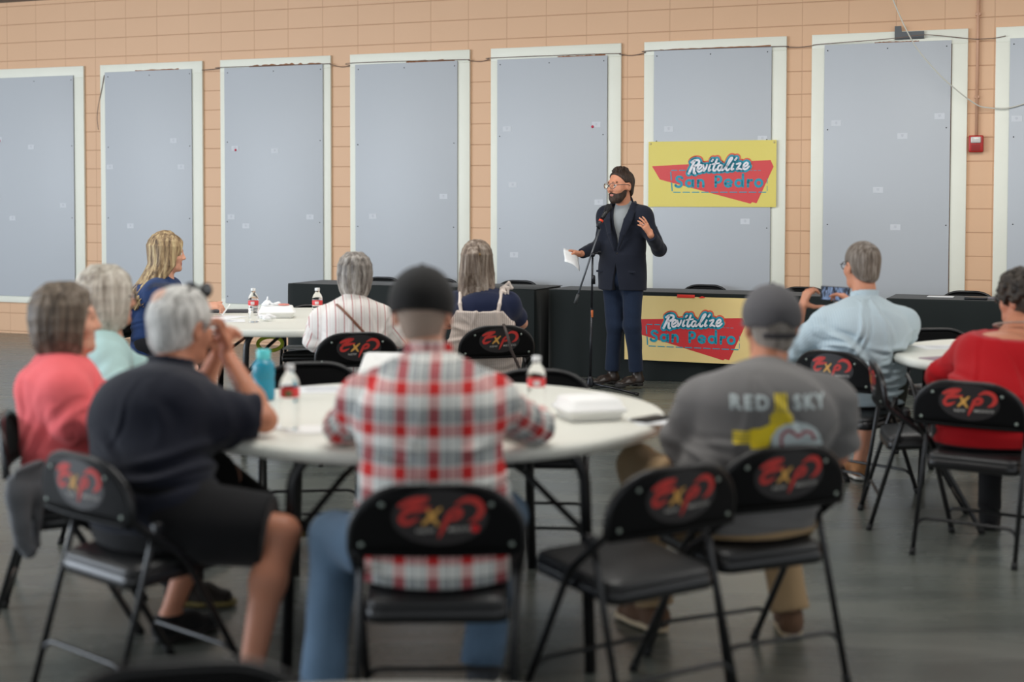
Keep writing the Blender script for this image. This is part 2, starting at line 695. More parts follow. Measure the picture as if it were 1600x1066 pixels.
def solid(F, name, mats, base, parent=None, tags=None, fold=0.0, seed=0.0, weave=None, foldf=(9, 7, 16), foldmask=None, disp=None, keep=None):
    """polygonised field as an object whose origin is at base"""
    vv, q, tg = F.polygonize()
    if fold:
        d = folds(vv, fold, foldf, seed)
        if keep is not None:
            d = d * keep(vv)
        vv = vv + vnormals(vv, q) * d[:, None]
    if disp is not None:
        vv = vv + vnormals(vv, q) * (disp(vv, tg) * (1 if keep is None else keep(vv)))[:, None]
    base = np.asarray(base, float)
    me = bpy.data.meshes.new(name)
    me.from_pydata((vv - base).tolist(), [], q.tolist())
    for m in (mats if isinstance(mats, (list, tuple)) else [mats]):
        me.materials.append(m)
    if tags:
        lut = np.zeros(256, np.int32)
        for k_, v_ in tags.items():
            lut[k_] = v_
        me.polygons.foreach_set('material_index', lut[tg[q[:, 0]]])
    me.polygons.foreach_set('use_smooth', np.ones(len(q), bool))
    if weave is not None:
        w = weave(vv, tg)
        a = me.attributes.new('weave', 'FLOAT_VECTOR', 'POINT')
        w3 = np.zeros((len(vv), 3), np.float32)
        w3[:, :2] = w
        a.data.foreach_set('vector', w3.ravel())
    me.update()
    o = bpy.data.objects.new(name, me)
    COL.objects.link(o)
    if parent is not None: o.parent = parent
    else: o.location = base
    return o


def ik(a, b, l1, l2, hint):
    """middle joint of a two-bone limb"""
    a, b = np.asarray(a, float), np.asarray(b, float)
    d = np.linalg.norm(b - a)
    d = min(d, (l1 + l2) * 0.999)
    x = (l1 * l1 - l2 * l2 + d * d) / (2 * d)
    y = math.sqrt(max(l1 * l1 - x * x, 0))
    u_ = unit(b - a)
    h_ = np.asarray(hint, float)
    h_ = unit(h_ - u_ * (h_ @ u_))
    return a + u_ * x + h_ * y


def fcap(F, a, b, ra, rb, k=0.02, t=0):
    """tapered tube with a flat far end (cuffs and hems)"""
    a, b = np.asarray(a, float), np.asarray(b, float)
    ba = b - a
    L = np.linalg.norm(ba)
    ax = ba / L
    rm = max(ra, rb)

    def fn(x, y, z):
        dx, dy, dz = x - a[0], y - a[1], z - a[2]
        q0 = dx * ax[0] + dy * ax[1] + dz * ax[2]
        q = np.clip(q0, 0, L)
        r = np.sqrt((dx - ax[0] * q) ** 2 + (dy - ax[1] * q) ** 2 + (dz - ax[2] * q) ** 2) - (ra + (rb - ra) * q / L)
        return np.maximum(r, q0 - L)
    F._put(fn, np.minimum(a, b) - rm, np.maximum(a, b) + rm, k, t, 'u')


def hand(F, w, d, n, right, curl=(0.3, 0.3, 0.35, 0.4), spread=0.10, s=1.0, thumb=None, t=1):
    """palm, four fingers with three joints each, thumb from the side of the palm"""
    w, d, n = np.asarray(w, float), unit(d), np.asarray(n, float)
    n = unit(n - d * (n @ d))
    th = np.cross(d, n) * (1 if right else -1)
    F.ecap(w + d * .012 * s, w + d * .078 * s, (.026 * s, .017 * s), (.039 * s, .0135 * s), th, .014, t)
    lens = (.071, .079, .073, .057)
    for i in range(4):
        o = (.0295, .0100, -.0100, -.0285)[i]
        p = w + d * (.084 - .004 * abs(i - 1.2)) * s + th * o * s
        sp = (1.0, .3, -.35, -1.1)[i] * spread
        L = lens[i] * s
        a = curl[i] * 0.5
        r = (.0088, .0090, .0087, .0078)[i] * s
        for j, fr in enumerate((.46, .30, .26)):
            dr = unit(d * math.cos(a) + n * math.sin(a) + th * sp)
            q = p + dr * L * fr
            F.cap(p, q, r, r * .9, .005, t)
            p = q
            r *= .9
            a += curl[i] * (1.0, .8)[min(j, 1)]
    td = unit(thumb if thumb is not None else th * .75 + d * .6 + n * .35)
    b = w + d * .022 * s + th * .024 * s
    m_ = b + td * .045 * s
    F.cap(b, m_, .0145 * s, .0115 * s, .012, t)
    m2 = m_ + unit(td + d * .35) * .032 * s
    F.cap(m_, m2, .0108 * s, .0095 * s, .004, t)
    F.cap(m2, m2 + unit(td + d * .5 + n * .2) * .024 * s, .0095 * s, .008 * s, .004, t)


def head(F, c, R, s=1.0, age=0.0, iris=True, ears=True):
    """R rows right / forward / up; tags: 1 skin, 2 lips, 3 eye, 4 iris, 5 brow"""
    c = np.asarray(c, float)
    P = lambda x, y, z: c + (R[0] * x + R[1] * y + R[2] * z) * s
    F.ell(P(0, -.012, .032), np.array((.075, .096, .086)) * s, R, .03, 1)
    F.ell(P(0, .026, -.030), np.array((.060, .066, .082)) * s, R, .03, 1)
    F.cap(P(-.030, .052, -.088), P(.030, .052, -.088), .022 * s, .022 * s, .035, 1)
    F.ell(P(0, .076, -.098), .017 * s, R, .022, 1)
    F.ell(P(.043, .058, -.025), .024 * s, R, .03, 1)
    F.ell(P(-.043, .058, -.025), .024 * s, R, .03, 1)
    F.cap(P(-.034, .080, .026), P(.034, .080, .026), .011 * s, .011 * s, .02, 1)
    for sx in (-1, 1):
        F.ell(P(.032 * sx, .098, .004), np.array((.019, .014, .012)) * s, R, .012, None, 's')
        F.ell(P(.032 * sx, .076, .004), .0135 * s, R, .002, 3)
        F.ell(P(.032 * sx, .0865, .004), .0055 * s, R, .001, 4)
        F.cap(P(.019 * sx, .0865, .011), P(.046 * sx, .079, .011), .0045 * s, .004 * s, .005, 1)
        F.cap(P(.018 * sx, .0935, .026), P(.050 * sx, .080, .027), .0042 * s, .003 * s, .003, 5)
        if ears:
            F.ell(P(.079 * sx, -.010, -.006), np.array((.011, .021, .033)) * s, R, .008, 1)
            F.ell(P(.092 * sx, -.004, -.004), np.array((.008, .010, .016)) * s, R, .006, None, 's')
            F.cap(P(.070 * sx, .004, -.02), P(.072 * sx, .004, .01), .010 * s, .010 * s, .01, 1)
    F.cap(P(0, .090, .012), P(0, .1065, -.026), .0072 * s, .0105 * s, .012, 1)
    F.ell(P(.010, .096, -.030), .0088 * s, R, .008, 1)
    F.ell(P(-.010, .096, -.030), .0088 * s, R, .008, 1)
    F.cap(P(-.019, .086, -.0585), P(.019, .086, -.0585), .0055 * s, .0055 * s, .006, 2)
    F.cap(P(-.015, .086, -.068), P(.015, .086, -.068), .0062 * s, .0062 * s, .006, 2)
    return P


class Person:
    """one figure given by its joints in world space"""
    def __init__(s, base, label, pelvis, neck, hc, fwd, hfwd, hup=(0, 0, 1), cfwd=None, g=1.0, sc=1.0, sw=.175, sdrop=.10, bulge=.03,
                 hs=1.0, res=.006, group=None, cat='person'):
        s.base = np.array((base[0], base[1], 0.0))
        s.root = empty('person', s.base, 0, label, cat, group)
        pelvis = (pelvis[0], pelvis[1], pelvis[2] - (.03 if pelvis[2] < .7 else 0))
        s.p0, s.p3, s.hc = np.asarray(pelvis, float), np.asarray(neck, float), np.asarray(hc, float)
        s.fwd = unit((*fwd[:2], 0))
        s.cf = unit((*(cfwd or fwd)[:2], 0))
        s.side0 = np.cross(s.fwd, (0, 0, 1))
        s.side = np.cross(s.cf, (0, 0, 1))
        s.HR = frame(hfwd, hup)
        s.g, s.sc, s.hs, s.res = g, sc, hs, res
        b = -s.fwd * bulge
        s.p1 = s.p0 * .64 + s.p3 * .36 + b
        s.p2 = s.p0 * .32 + s.p3 * .68 + b
        c = s.p3 - np.array((0, 0, sdrop)) + s.cf * .015
        s.sr, s.sl = c + s.side * sw, c - s.side * sw
        s.hr, s.hl = s.p0 + s.side0 * .095 * g, s.p0 - s.side0 * .095 * g
        s.arms, s.legs = {}, {}
        s.seat = s.table = None

    def arm(s, k, wrist, hint, elbow=None, hd=None, hn=None, curl=(.35, .4, .45, .5), spread=.08, thumb=None):
        sh = s.sr if k == 'r' else s.sl
        wrist = np.asarray(wrist, float)
        e = np.asarray(elbow, float) if elbow is not None else ik(sh, wrist, .29 * s.sc, .255 * s.sc, hint)
        hd = unit(wrist - e) if hd is None else unit(hd)
        hn = np.array((0, 0, -1.)) if hn is None else np.asarray(hn, float)
        s.arms[k] = (sh, e, wrist, hd, hn, curl, spread, thumb)

    def leg(s, k, ankle, knee=None, hint=None, toe=None):
        h = s.hr if k == 'r' else s.hl
        ankle = np.asarray(ankle, float)
        kn = np.asarray(knee, float) if knee is not None else ik(h, ankle, .44 * s.sc, .42 * s.sc, s.fwd * .9 + V(0, 0, .4) if hint is None else hint)
        s.legs[k] = (h, kn, ankle, unit(toe) if toe is not None else s.fwd)

    def keep(s, vv):
        """no creases where cloth is pressed against chair or table"""
        F = Field()
        s.rest(F)
        out = np.ones(len(vv))
        x, y, z = vv[:, 0], vv[:, 1], vv[:, 2]
        for fn, *_ in F.p:
            out = np.minimum(out, np.clip((fn(x, y, z) - .006) / .02, 0, 1))
        return out

    def rest(s, F):
        """pressed flat where the figure meets its chair and its table"""
        if s.seat:
            x, y, fx, fy = s.seat
            R = frame((fx, fy, 0))
            o = V(x, y, 0) + R[1] * .215
            F.box(o + R[1] * .008 + V(0, 0, .3535), (.208, .208, .103), frame((fx / math.hypot(fx, fy), fy / math.hypot(fx, fy), .06)), .02, .008, None, 's')
            Q = lambda a, b, c: o + R[0] * a + R[1] * b + V(0, 0, c)
            for sx in (-1, 1):
                F.cap(Q(.212 * sx, .225, .012), Q(.222 * sx, -.02, .44), .016, .016, .006, None, 's')
                F.cap(Q(.222 * sx, -.02, .44), Q(.230 * sx, -.20, .60), .017, .017, .006, None, 's')
                F.cap(Q(.207 * sx, -.10, .56), Q(.209 * sx, -.135, .47), .022, .017, .006, None, 's')
                F.cap(Q(.209 * sx, -.135, .47), Q(.214 * sx, -.268, .014), .016, .016, .006, None, 's')
            F.box(o - R[1] * .245 + V(0, 0, .66), (.245, .046, .106), R, .01, .008, None, 's')
        if s.table:
            cx, cy, rr = s.table

            def fn(x, y, z):
                return np.maximum(np.sqrt((x - cx) ** 2 + (y - cy) ** 2) - rr - .003, np.abs(z - .7170) - .0290)
            F._put(fn, V(cx - rr, cy - rr, .68), V(cx + rr, cy + rr, .745), .004, None, 's')

    # -- body: one continuous surface
    def torso(s, F, o=0.0, t=1, k=.05, low=True, top=True):
        g = s.g
        W = lambda w, d: (w * g + o, d * g + o)
        if low:
            F.ecap(s.p0 - V(0, 0, .02), s.p1, W(.165, .115), W(.148, .105), s.side0, k, t)
        F.ecap(s.p1, s.p2, W(.148, .105), W(.158, .112), (s.side0 + s.side) / 2, k, t)
        up = s.p3 - V(0, 0, .10) + s.cf * .02
        F.ecap(s.p2, up, W(.158, .112), (.118 * min(g, 1.2) + o, .082 * g + o), s.side, k, t)
        if top:
            for sh in (s.sl, s.sr):
                F.cap(s.p3 - V(0, 0, .030) + (sh - s.p3) * .10, sh, .046 + o, .054 * s.sc + o, k, t)
                F.cap(up - V(0, 0, .05), sh - V(0, 0, .03), .078 * min(g, 1.2) + o, .052 + o, k, t)

    def body(s, skin, lips, eye, iris, brow, bare_legs=False, feet=False, ears=True, extra=None):
        F = Field(s.res)
        s.torso(F, -.012)
        for k, (sh, e, w, hd, hn, curl, sp, th) in s.arms.items():
            F.cap(sh, e, .047 * s.sc, .038 * s.sc, .03, 1)
            q = e * .68 + w * .32
            F.cap(e, q, .037 * s.sc, .040 * s.sc, .02, 1)
            F.cap(q, w, .038 * s.sc, .025 * s.sc, .02, 1)
            hand(F, w, hd, hn, k == 'r', curl, sp, s.sc, th)
        for k, (h, kn, an, toe) in s.legs.items():
            o = 0 if bare_legs else -.008
            F.cap(h, kn, .082 * s.g + o, .052 + o, .03, 1)
            q = kn * .66 + an * .34 - unit(np.cross(np.cross(an - kn, s.fwd), an - kn)) * .012
            F.cap(kn, q, .048 + o, .054 + o, .03, 1)
            F.cap(q, an, .052 + o, .033 + o, .03, 1)
            F.cap(an - V(0, 0, .02), an - V(0, 0, .05) + toe * .10, .033, .028, .03, 1)
        nb = s.p3 + s.cf * .03 + V(0, 0, -.03)
        hb = s.hc + (s.HR[1] * -.018 + s.HR[2] * -.055) * s.hs
        F.cap(nb, hb, .060 * min(s.g, 1.12), .054 * s.hs, .035, 1)
        s.P = head(F, s.hc, s.HR, s.hs, ears=ears)
        if extra: extra(F)
        s.rest(F)
        return solid(F, 'body', [skin, lips, eye, iris, brow], s.base, s.root, {1: 0, 2: 1, 3: 2, 4: 3, 5: 4})

    def weave(s):
        segs = {}
        for i, k in enumerate(s.arms):
            sh, e, w = s.arms[k][:3]
            segs[10 + i] = (sh, e)
            segs[12 + i] = (e, w)

        def fn(vv, tg):
            d = vv - s.p0
            out = np.stack([d @ s.side, vv[:, 2]], 1)
            for t, (a, b) in segs.items():
                m = tg == t
                if not m.any(): continue
                ax = unit(b - a)
                r0 = unit(np.cross(ax, s.cf))
                r1 = np.cross(ax, r0)
                q = vv[m] - a
                ang = np.arctan2(q @ r1, q @ r0)
                out[m] = np.stack([ang * .06, (q @ ax) * -1.0], 1)
            return out
        return fn

    def shirt(s, name, mats, o=.012, sleeve='long', hem=.50, sr=.060, er=.050, wr=.036, fold=.004, seed=0., k=.05, cut=None, part=1.0, neckcut=None, foldf=(9, 7, 16), low_g=1.0, extra=None, tags=None, weave=True, crease=.006, ncrease=16):
        F = Field(s.res)
        s.torso(F, o, 1, k)
        W = (.168 * s.g * low_g + o, .122 * s.g * low_g + o)
        F.ecap(V(s.p0[0], s.p0[1], hem - .10), s.p0 + V(0, 0, .06), W, W, s.side0, k, 1)
        for i, kk in enumerate(s.arms):
            sh, e, w = s.arms[kk][:3]
            if sleeve == 'long':
                F.cap(sh, e, sr * s.sc, er * s.sc, .055, 10 + i)
                fcap(F, e, e + (w - e) * part, er * s.sc, wr * s.sc + (er - wr) * s.sc * (1 - part), .025, 12 + i)
            elif sleeve == 'short':
                fcap(F, sh, sh + (e - sh) * part, sr * s.sc, (er + .010) * s.sc, .055, 10 + i)
        if extra: extra(F)
        F.cut(V(0, 0, hem), V(0, 0, -1))
        if neckcut:
            F.cut(*neckcut)
        if cut: cut(F)
        s.rest(F)
        return solid(F, name, mats, s.base, s.root, tags or {1: 0, 10: 0, 11: 0, 12: 0, 13: 0}, fold, seed, s.weave() if weave else None, foldf, disp=s.creases(seed, crease, ncrease), keep=s.keep)

    def creases(s, seed, amp, n):
        rs = random.Random(int(seed * 1000))
        L = []
        z3 = s.p3[2]
        for i in range(n):
            sd = -1 if i % 2 else 1
            if i < n * .45:
                a = (sd * rs.uniform(.13, .19) * s.g, z3 - rs.uniform(.16, .26)); b = (sd * rs.uniform(-.03, .06), z3 - rs.uniform(.22, .42))
            elif i < n * .85:
                zz = rs.uniform(.50, max(.56, z3 - .28)); a = (sd * .20 * s.g, zz + rs.uniform(-.02, .05)); b = (sd * rs.uniform(-.12, .08), zz)
            else:
                a = (sd * rs.uniform(.03, .06), z3 - .06); b = (sd * rs.uniform(.06, .13), z3 - rs.uniform(.2, .3))
            L.append((np.array(a), np.array(b), rs.uniform(.009, .017), amp * rs.uniform(.6, 1.3)))
        segs = {}
        for i, k in enumerate(s.arms):
            sh, e, w = s.arms[k][:3]
            segs[10 + i] = (sh, e); segs[12 + i] = (e, w)

        def fn(vv, tg):
            d = vv - s.p0
            q = np.stack([d @ s.side, vv[:, 2]], 1)
            out = np.zeros(len(vv))
            for a, b, w, am in L:
                ba = b - a
                l2 = ba @ ba
                t = np.clip(((q - a) @ ba) / l2, -.15, 1.15)
                bow = .02 * np.sin(np.clip(t, 0, 1) * 3.14)
                nn = np.array((-ba[1], ba[0])) / math.sqrt(l2)
                e = (q - a - t[:, None] * ba) @ nn - bow
                e2 = np.linalg.norm(q - a - t[:, None] * ba, axis=1)
                off = np.where(np.abs(e) < e2 - .03, 9, e)
                tp = np.clip(np.sin(np.clip(t, 0, 1) * 2.7 + .35), 0, 1)
                out += am * tp * (np.exp(-(off / w) ** 2) - .75 * np.exp(-((off - 1.9 * w) / w) ** 2))
            arm = tg >= 10
            out[arm] *= .25
            for t_, (a, b) in segs.items():
                m = tg == t_
                if not m.any(): continue
                ax = unit(b - a); ln = np.linalg.norm(b - a)
                r0 = unit(np.cross(ax, s.cf)); r1 = np.cross(ax, r0)
                qq = vv[m] - a
                ang = np.arctan2(qq @ r1, qq @ r0); tt = qq @ ax
                near = np.exp(-(((tt - (ln if t_ < 12 else 0)) / .10) ** 2)) + .35
                out[m] += amp * .55 * near * np.sin(75 * tt + 1.8 * np.sin(ang * 2 + seed) + seed * 3 + t_) 
            return out
        return fn

    def collar(s, name, m, r=.066, h=.035, tilt=.25, parent=None, w=.007):
        F = Field(.005)
        ax = unit(V(0, 0, 1) + s.cf * tilt)
        c = s.p3 + s.cf * .025 + ax * .005
        F.cap(c - ax * .01, c + ax * h, r + w, r + w * .6, .01, 1)
        F.cap(c - ax * .05, c + ax * (h + .10), r, r - .004, .004, None, 's')
        F.cut(c + ax * h, ax)
        F.cut(c - ax * .022, -ax)
        return solid(F, name, m, s.base, parent or s.root)

    def trousers(s, name, m, o=.014, length=1.0, kr=.066, ar=.050, fold=.004, seed=3., top=None, tr=None):
        F = Field(s.res)
        g = s.g
        F.ecap(s.p0 - V(0, 0, .03), s.p0 + V(0, 0, .06), (.165 * g + o, .118 * g + o), (.160 * g + o, .112 * g + o), s.side0, .05, 1)
        for k, (h, kn, an, toe) in s.legs.items():
            r0 = tr or (.084 * g + o)
            if length <= .5:
                fcap(F, h, h + (kn - h) * length * 2, r0, kr, .04, 1)
            else:
                F.cap(h, kn, r0, kr, .04, 1)
                e = kn + (an - kn) * (length - .5) * 2
                fcap(F, kn, e, kr, ar, .03, 1)
        if top: F.cut(V(0, 0, top), V(0, 0, 1))
        s.rest(F)
        return solid(F, name, m, s.base, s.root, None, fold, seed, keep=s.keep)

    def shoes(s, name, upper, sole, heel=0.0, shaft=0.0, L=.27, names=None):
        for k, (h, kn, an, toe) in s.legs.items():
            R = frame((toe[0], toe[1], 0))
            g = np.array((an[0], an[1], an[2] - .085))
            P = lambda x, y, z: g + R[0] * x + R[1] * y + R[2] * z
            F = Field(.005)
            b = -.06
            F.ecap(P(0, b + .03, .045), P(0, b + L * .55, .045), (.036, .042), (.044, .038), R[0], .03, 1)
            F.ecap(P(0, b + L * .5, .036), P(0, b + L - .05, .030), (.044, .032), (.040, .026), R[0], .03, 1)
            F.cap(P(0, b + .045, .05), P(0, b + .06, .085 + shaft), .040, .042, .03, 1)
            F.cut(P(0, 0, .016 + heel), V(0, 0, -1))
            F.cut(P(0, 0, .09 + shaft), V(0, 0, 1))
            o = solid(F, name, upper, s.base, s.root)
            S = Field(.005)
            S.ecap(P(0, b + .04, .012), P(0, b + L * .5, .012), (.040, .040), (.046, .040), R[0], .01, 1)
            S.ecap(P(0, b + L * .5, .012), P(0, b + L - .046, .012), (.046, .040), (.043, .040), R[0], .01, 1)
            S.cut(P(0, 0, .022 + heel), V(0, 0, 1))
            S.cut(P(0, 0, .0005), V(0, 0, -1))
            if heel:
                S.box(P(0, b + L * .52, -.005), (.06, L * .22, .022), R, .002, .004, None, 's')
            so = solid(S, 'sole', sole, s.base, o)

    def glasses(s, m, lens, dy=0.0, dz=0.0, up=False, dark=False, w=.0022):
        """frame, lenses and temples sitting on the nose and ears (or pushed up on the head)"""
        mb = MB()
        P = (lambda x, y, z: s.hc + (s.HR[0] * x + s.HR[1] * y + s.HR[2] * z) * s.hs)
        lm = MB()
        for sx in (-1, 1):
            pts = []
            for i in range(24):
                a = 2 * math.pi * i / 24
                pts.append(P(.034 * sx + .025 * math.cos(a), .110 + dy - .006 * abs(math.cos(a)) * (1 if math.cos(a) * sx > 0 else 0), .002 + dz + .020 * math.sin(a)))
            mb.tube(pts, w, 8, 0, closed=True)
            lm.add(pts + [P(.034 * sx, .111 + dy, .002 + dz)], [(i, (i + 1) % 24, 24) for i in range(24)], 0)
            mb.tube([P(.059 * sx, .104 + dy, .008 + dz), P(.080 * sx, .08 + dy, .010 + dz), P(.086 * sx, 0 + dy, .010 + dz), P(.086 * sx, -.02 + dy, -.004 + dz)], w, 8)
        mb.tube([P(-.010, .111 + dy, .006 + dz), P(0, .114 + dy, .010 + dz), P(.010, .111 + dy, .006 + dz)], .0022, 8)
        for b in (mb, lm):
            b.v = [tuple(np.array(v) - s.base) for v in b.v]
        o = mb.build('sunglasses' if dark else 'glasses', m, s.root)
        lm.build('lens', lens, o)
        return o

    # -- hair
    def hair_short(s, m, infl=.010, plane=(0, .012, -.012), n=(0, .62, -.78), fold=.0015, low=None, name='hair', bumps=0, rs=.018):
        F = Field(.005)
        P = (lambda x, y, z: s.hc + (s.HR[0] * x + s.HR[1] * y + s.HR[2] * z) * s.hs)
        D = lambda x, y, z: s.HR[0] * x + s.HR[1] * y + s.HR[2] * z
        F.ell(P(0, -.012, .032), np.array((.075 + infl, .096 + infl, .086 + infl)) * s.hs, s.HR, .02, 1)
        F.ell(P(0, -.045, -.035), np.array((.058 + infl * .6, .055 + infl * .6, .065)) * s.hs, s.HR, .03, 1)
        rnd = random.Random(int(abs(s.hc[0]) * 1000))
        for _ in range(bumps):
            a, b = rnd.uniform(0, 2 * math.pi), rnd.uniform(-.5, 1.5)
            q = (math.cos(a) * math.cos(b), math.sin(a) * math.cos(b), math.sin(b))
            F.ell(P(q[0] * (.075 + infl), -.012 + q[1] * (.096 + infl), .032 + q[2] * (.086 + infl)), rs * rnd.uniform(.7, 1.2), None, .008, 1)
        F.cut(P(*plane), D(*n), .01)
        F.cut(P(0, 0, low if low is not None else -.078), D(0, .15, -1), .01)
        for sx in (-1, 1):
            F.ell(P(.085 * sx, .004, -.012), np.array((.03, .026, .036)) * s.hs, s.HR, .008, None, 's')
        return solid(F, name, m, s.base, s.root, None, fold, 2., None, (60, 60, 40))

    def hair_bob(s, m, length=-.13, infl=.022, face=.066, flare=.0, strands=70, seed=1, name='hair', r=.010, back=None, fy=.125):
        F = Field(.005)
        P = (lambda x, y, z: s.hc + (s.HR[0] * x + s.HR[1] * y + s.HR[2] * z) * s.hs)
        D = lambda x, y, z: s.HR[0] * x + s.HR[1] * y + s.HR[2] * z
        rnd = random.Random(seed)
        W0, D0 = .077 + infl, .096 + infl

        def ringw(z):
            """half width and half depth of the hair mass at height z"""
            if z > .03:
                q = math.sqrt(max(0, 1 - ((z - .03) / (.090 + infl)) ** 2))
                return W0 * q, D0 * q, -.012
            t = (.03 - z) / (.03 - length)
            return W0 * (1 + .06 * math.sin(t * 3.1) + (flare - .012) / W0 * t - .10 * t ** 3), D0 * (1 - .10 * t - .16 * t ** 2), -.012 - .010 * t
        zs = [.03, .03 + (length - .03) * .35, .03 + (length - .03) * .7, length + .035]
        F.ell(P(0, -.012, .034), np.array((.073 + infl, .094 + infl, .086 + infl)) * s.hs, s.HR, .02, 1)
        for z0, z1 in zip(zs, zs[1:]):
            a_, b_ = ringw(z0), ringw(z1)
            F.ecap(P(0, a_[2], z0), P(0, b_[2], z1), ((a_[0] - .005) * s.hs, (a_[1] - .005) * s.hs), ((b_[0] - .005) * s.hs, (b_[1] - .005) * s.hs), s.HR[0], .03, 1)
        for i in range(strands):
            az = rnd.uniform(-1.0, 1.0) * 2.55
            sx, sy = math.sin(az), -math.cos(az)
            L = length + rnd.uniform(-.018, .022) + (back or 0) * max(0, -sy)
            pts, wv = [], rnd.uniform(-.10, .10)
            for q in (0, .14, .3, .5, .7, .86, 1.0):
                z = .108 + infl + (L - .108 - infl) * q
                w_, d_, c_ = ringw(z if q < 1 else L + .004)
                a2 = az + wv * q
                j = 1 + rnd.uniform(-.012, .014)
                pts.append(P(math.sin(a2) * w_ * j, c_ - math.cos(a2) * d_ * j, z))
            F.chain(pts, (r * .7, r * .8, r * .8, r * .8, r * .8, r * .75, r * .4), .008, 1)
        F.ell(P(0, fy, -.035), np.array((face, .075, .125)) * s.hs, s.HR, .012, None, 's')
        F.ell(P(0, .02, -.17), np.array((.062, .075, .085)) * s.hs, s.HR, .012, None, 's')
        return solid(F, name, m, s.base, s.root, None, .001, 1., None, (60, 60, 30))

    def hair_long(s, m, drop=.30, infl=.016, strands=130, seed=1, spread=.03, name='hair', r=.0095, azr=2.3, face=.064, lean=(0, 0, 0)):
        F = Field(.005)
        P = (lambda x, y, z: s.hc + (s.HR[0] * x + s.HR[1] * y + s.HR[2] * z) * s.hs)
        F.ell(P(0, -.012, .034), np.array((.075 + infl, .096 + infl, .086 + infl)) * s.hs, s.HR, .02, 1)
        F.ecap(P(0, -.03, 0), P(0, -.045, -drop * .55), (.072 + infl, .062 + infl), (.080, .050), s.HR[0], .03, 1)
        rnd = random.Random(seed)
        ln = np.array(lean, float)
        for i in range(strands):
            az = rnd.uniform(-1.0, 1.0) * azr
            sx, sy = math.sin(az), -math.cos(az)
            pts = []
            jj = 1 + rnd.uniform(-.02, .03)
            for el in (1.35, 1.05, .75, .45, .15):
                pts.append(P(sx * math.cos(el) * (.077 + infl) * jj, -.012 + sy * math.cos(el) * (.098 + infl) * jj, .034 + math.sin(el) * (.088 + infl) * jj))
            wv, w2 = rnd.uniform(-.014, .014), rnd.uniform(-.02, .02)
            L = drop * rnd.uniform(.78, 1.03) * (1 - .22 * max(0, sy))
            rr = .080 + infl
            pts.append(P(sx * rr + wv, -.016 + sy * rr, -.07))
            pts.append(P(sx * (rr + spread * .4) + w2, -.03 + sy * (rr - .01), -.07 - (L - .07) * .5) + ln * .4)
            pts.append(P(sx * (rr + spread) + wv - w2, -.04 + sy * (rr - .008), -L) + ln)
            F.chain(pts, (r * .8, r * .9, r, r, r * 1.05, r, r * .9, r * .4), .007, 1)
        F.ell(P(0, .125, -.045), np.array((face, .075, .135)) * s.hs, s.HR, .012, None, 's')
        F.ell(P(0, .06, -.20), np.array((.075, .075, .10)) * s.hs, s.HR, .012, None, 's')
        return solid(F, name, m, s.base, s.root, None, .001, 1., None, (60, 60, 30))

    def ball_cap(s, m, brim=True, backward=False, opening=False, strap=None, infl=.020, low=.018, tall=1.0, tilt=.12):
        P = (lambda x, y, z: s.hc + (s.HR[0] * x + s.HR[1] * y + s.HR[2] * z) * s.hs)
        D = lambda x, y, z: s.HR[0] * x + s.HR[1] * y + s.HR[2] * z
        F = Field(.005)
        F.ell(P(0, -.012, .034), np.array((.075 + infl, .098 + infl, (.086 + infl) * tall)) * s.hs, s.HR, .02, 1)
        F.cut(P(0, -.02, low), D(0, -tilt, -1), .004)
        F.ell(P(0, -.012, .02), np.array((.066 + infl, .09 + infl, .078 + infl)) * s.hs, s.HR, .004, None, 's')
        if opening:
            F.ell(P(0, -.125, low - .004), np.array((.042, .06, .030)) * s.hs, s.HR, .004, None, 's')
        o = solid(F, 'cap', m, s.base, s.root, None, .0012, 1., None, (25, 25, 18))
        mb = MB()
        c = P(0, -.012, .034 + (.086 + infl) * tall)
        R = Matrix(np.array((s.HR[0], s.HR[1], s.HR[2])).T.tolist())
        mb.box(Vector(c - s.base), (.007, .007, .004), bev=.003, R=R)
        mb.build('button', m, o)
        if brim:
            sg = -1 if backward else 1
            Bf = Field(.005)
            Bf.ecap(P(0, .075 * sg, low + .012), P(0, .125 * sg, low + .002), (.078, .06), (.072, .06), s.HR[0], .02, 1)
            Bf.cut(P(0, 0, low + .014), D(0, .1 * sg, 1), .002)
            Bf.cut(P(0, 0, low + .006), D(0, -.1 * sg, -1), .002)
            solid(Bf, 'brim', m, s.base, o)
        if opening and strap:
            S = MB()
            pts = [P((.085 + infl - .010) * math.sin(a), -.012 - (.096 + infl + .004) * math.cos(a), low - .002 - .012) for a in np.linspace(-.62, .62, 13)]
            up = s.HR[2]
            vs, fs = [], []
            for p in pts:
                vs += [p - s.base - up * .009, p - s.base + up * .009]
            for i in range(12):
                fs.append((2 * i, 2 * i + 1, 2 * i + 3, 2 * i + 2))
            S.add(vs, fs)
            so = S.build('strap', strap, o)
            md = so.modifiers.new('thickness', 'SOLIDIFY'); md.thickness = .003
        return o


# ================================================================== THE SETTING
M_board = mat('white_hardboard', lin(189, 194, 200), 0.42, spec=0.3, var=0.02, vscale=1.2)
M_trim = mat('cream_painted_trim', lin(236, 237, 224), 0.5, var=0.03, vscale=6)
M_rust = mat('torn_brown_edge', lin(150, 95, 55), 0.9, var=0.3, vscale=30)
M_screw = mat('dark_screw', lin(40, 42, 46), 0.5, metal=0.5)
M_black_metal = mat('black_enamel_steel', lin(20, 20, 22), 0.32, spec=0.5)
M_black_panel = mat('black_powder_coat', lin(9, 9, 10), 0.55, spec=0.12, bump=0.06, bscale=300)
M_vinyl = mat('black_vinyl', lin(34, 34, 35), 0.42, spec=0.5, bump=0.1, bscale=220)
M_rubber = mat('black_rubber', lin(14, 14, 14), 0.7)
M_table = mat('off_white_table_plastic', lin(226, 226, 216), 0.42, spec=0.4, var=0.03, vscale=50, bump=0.05, bscale=200)
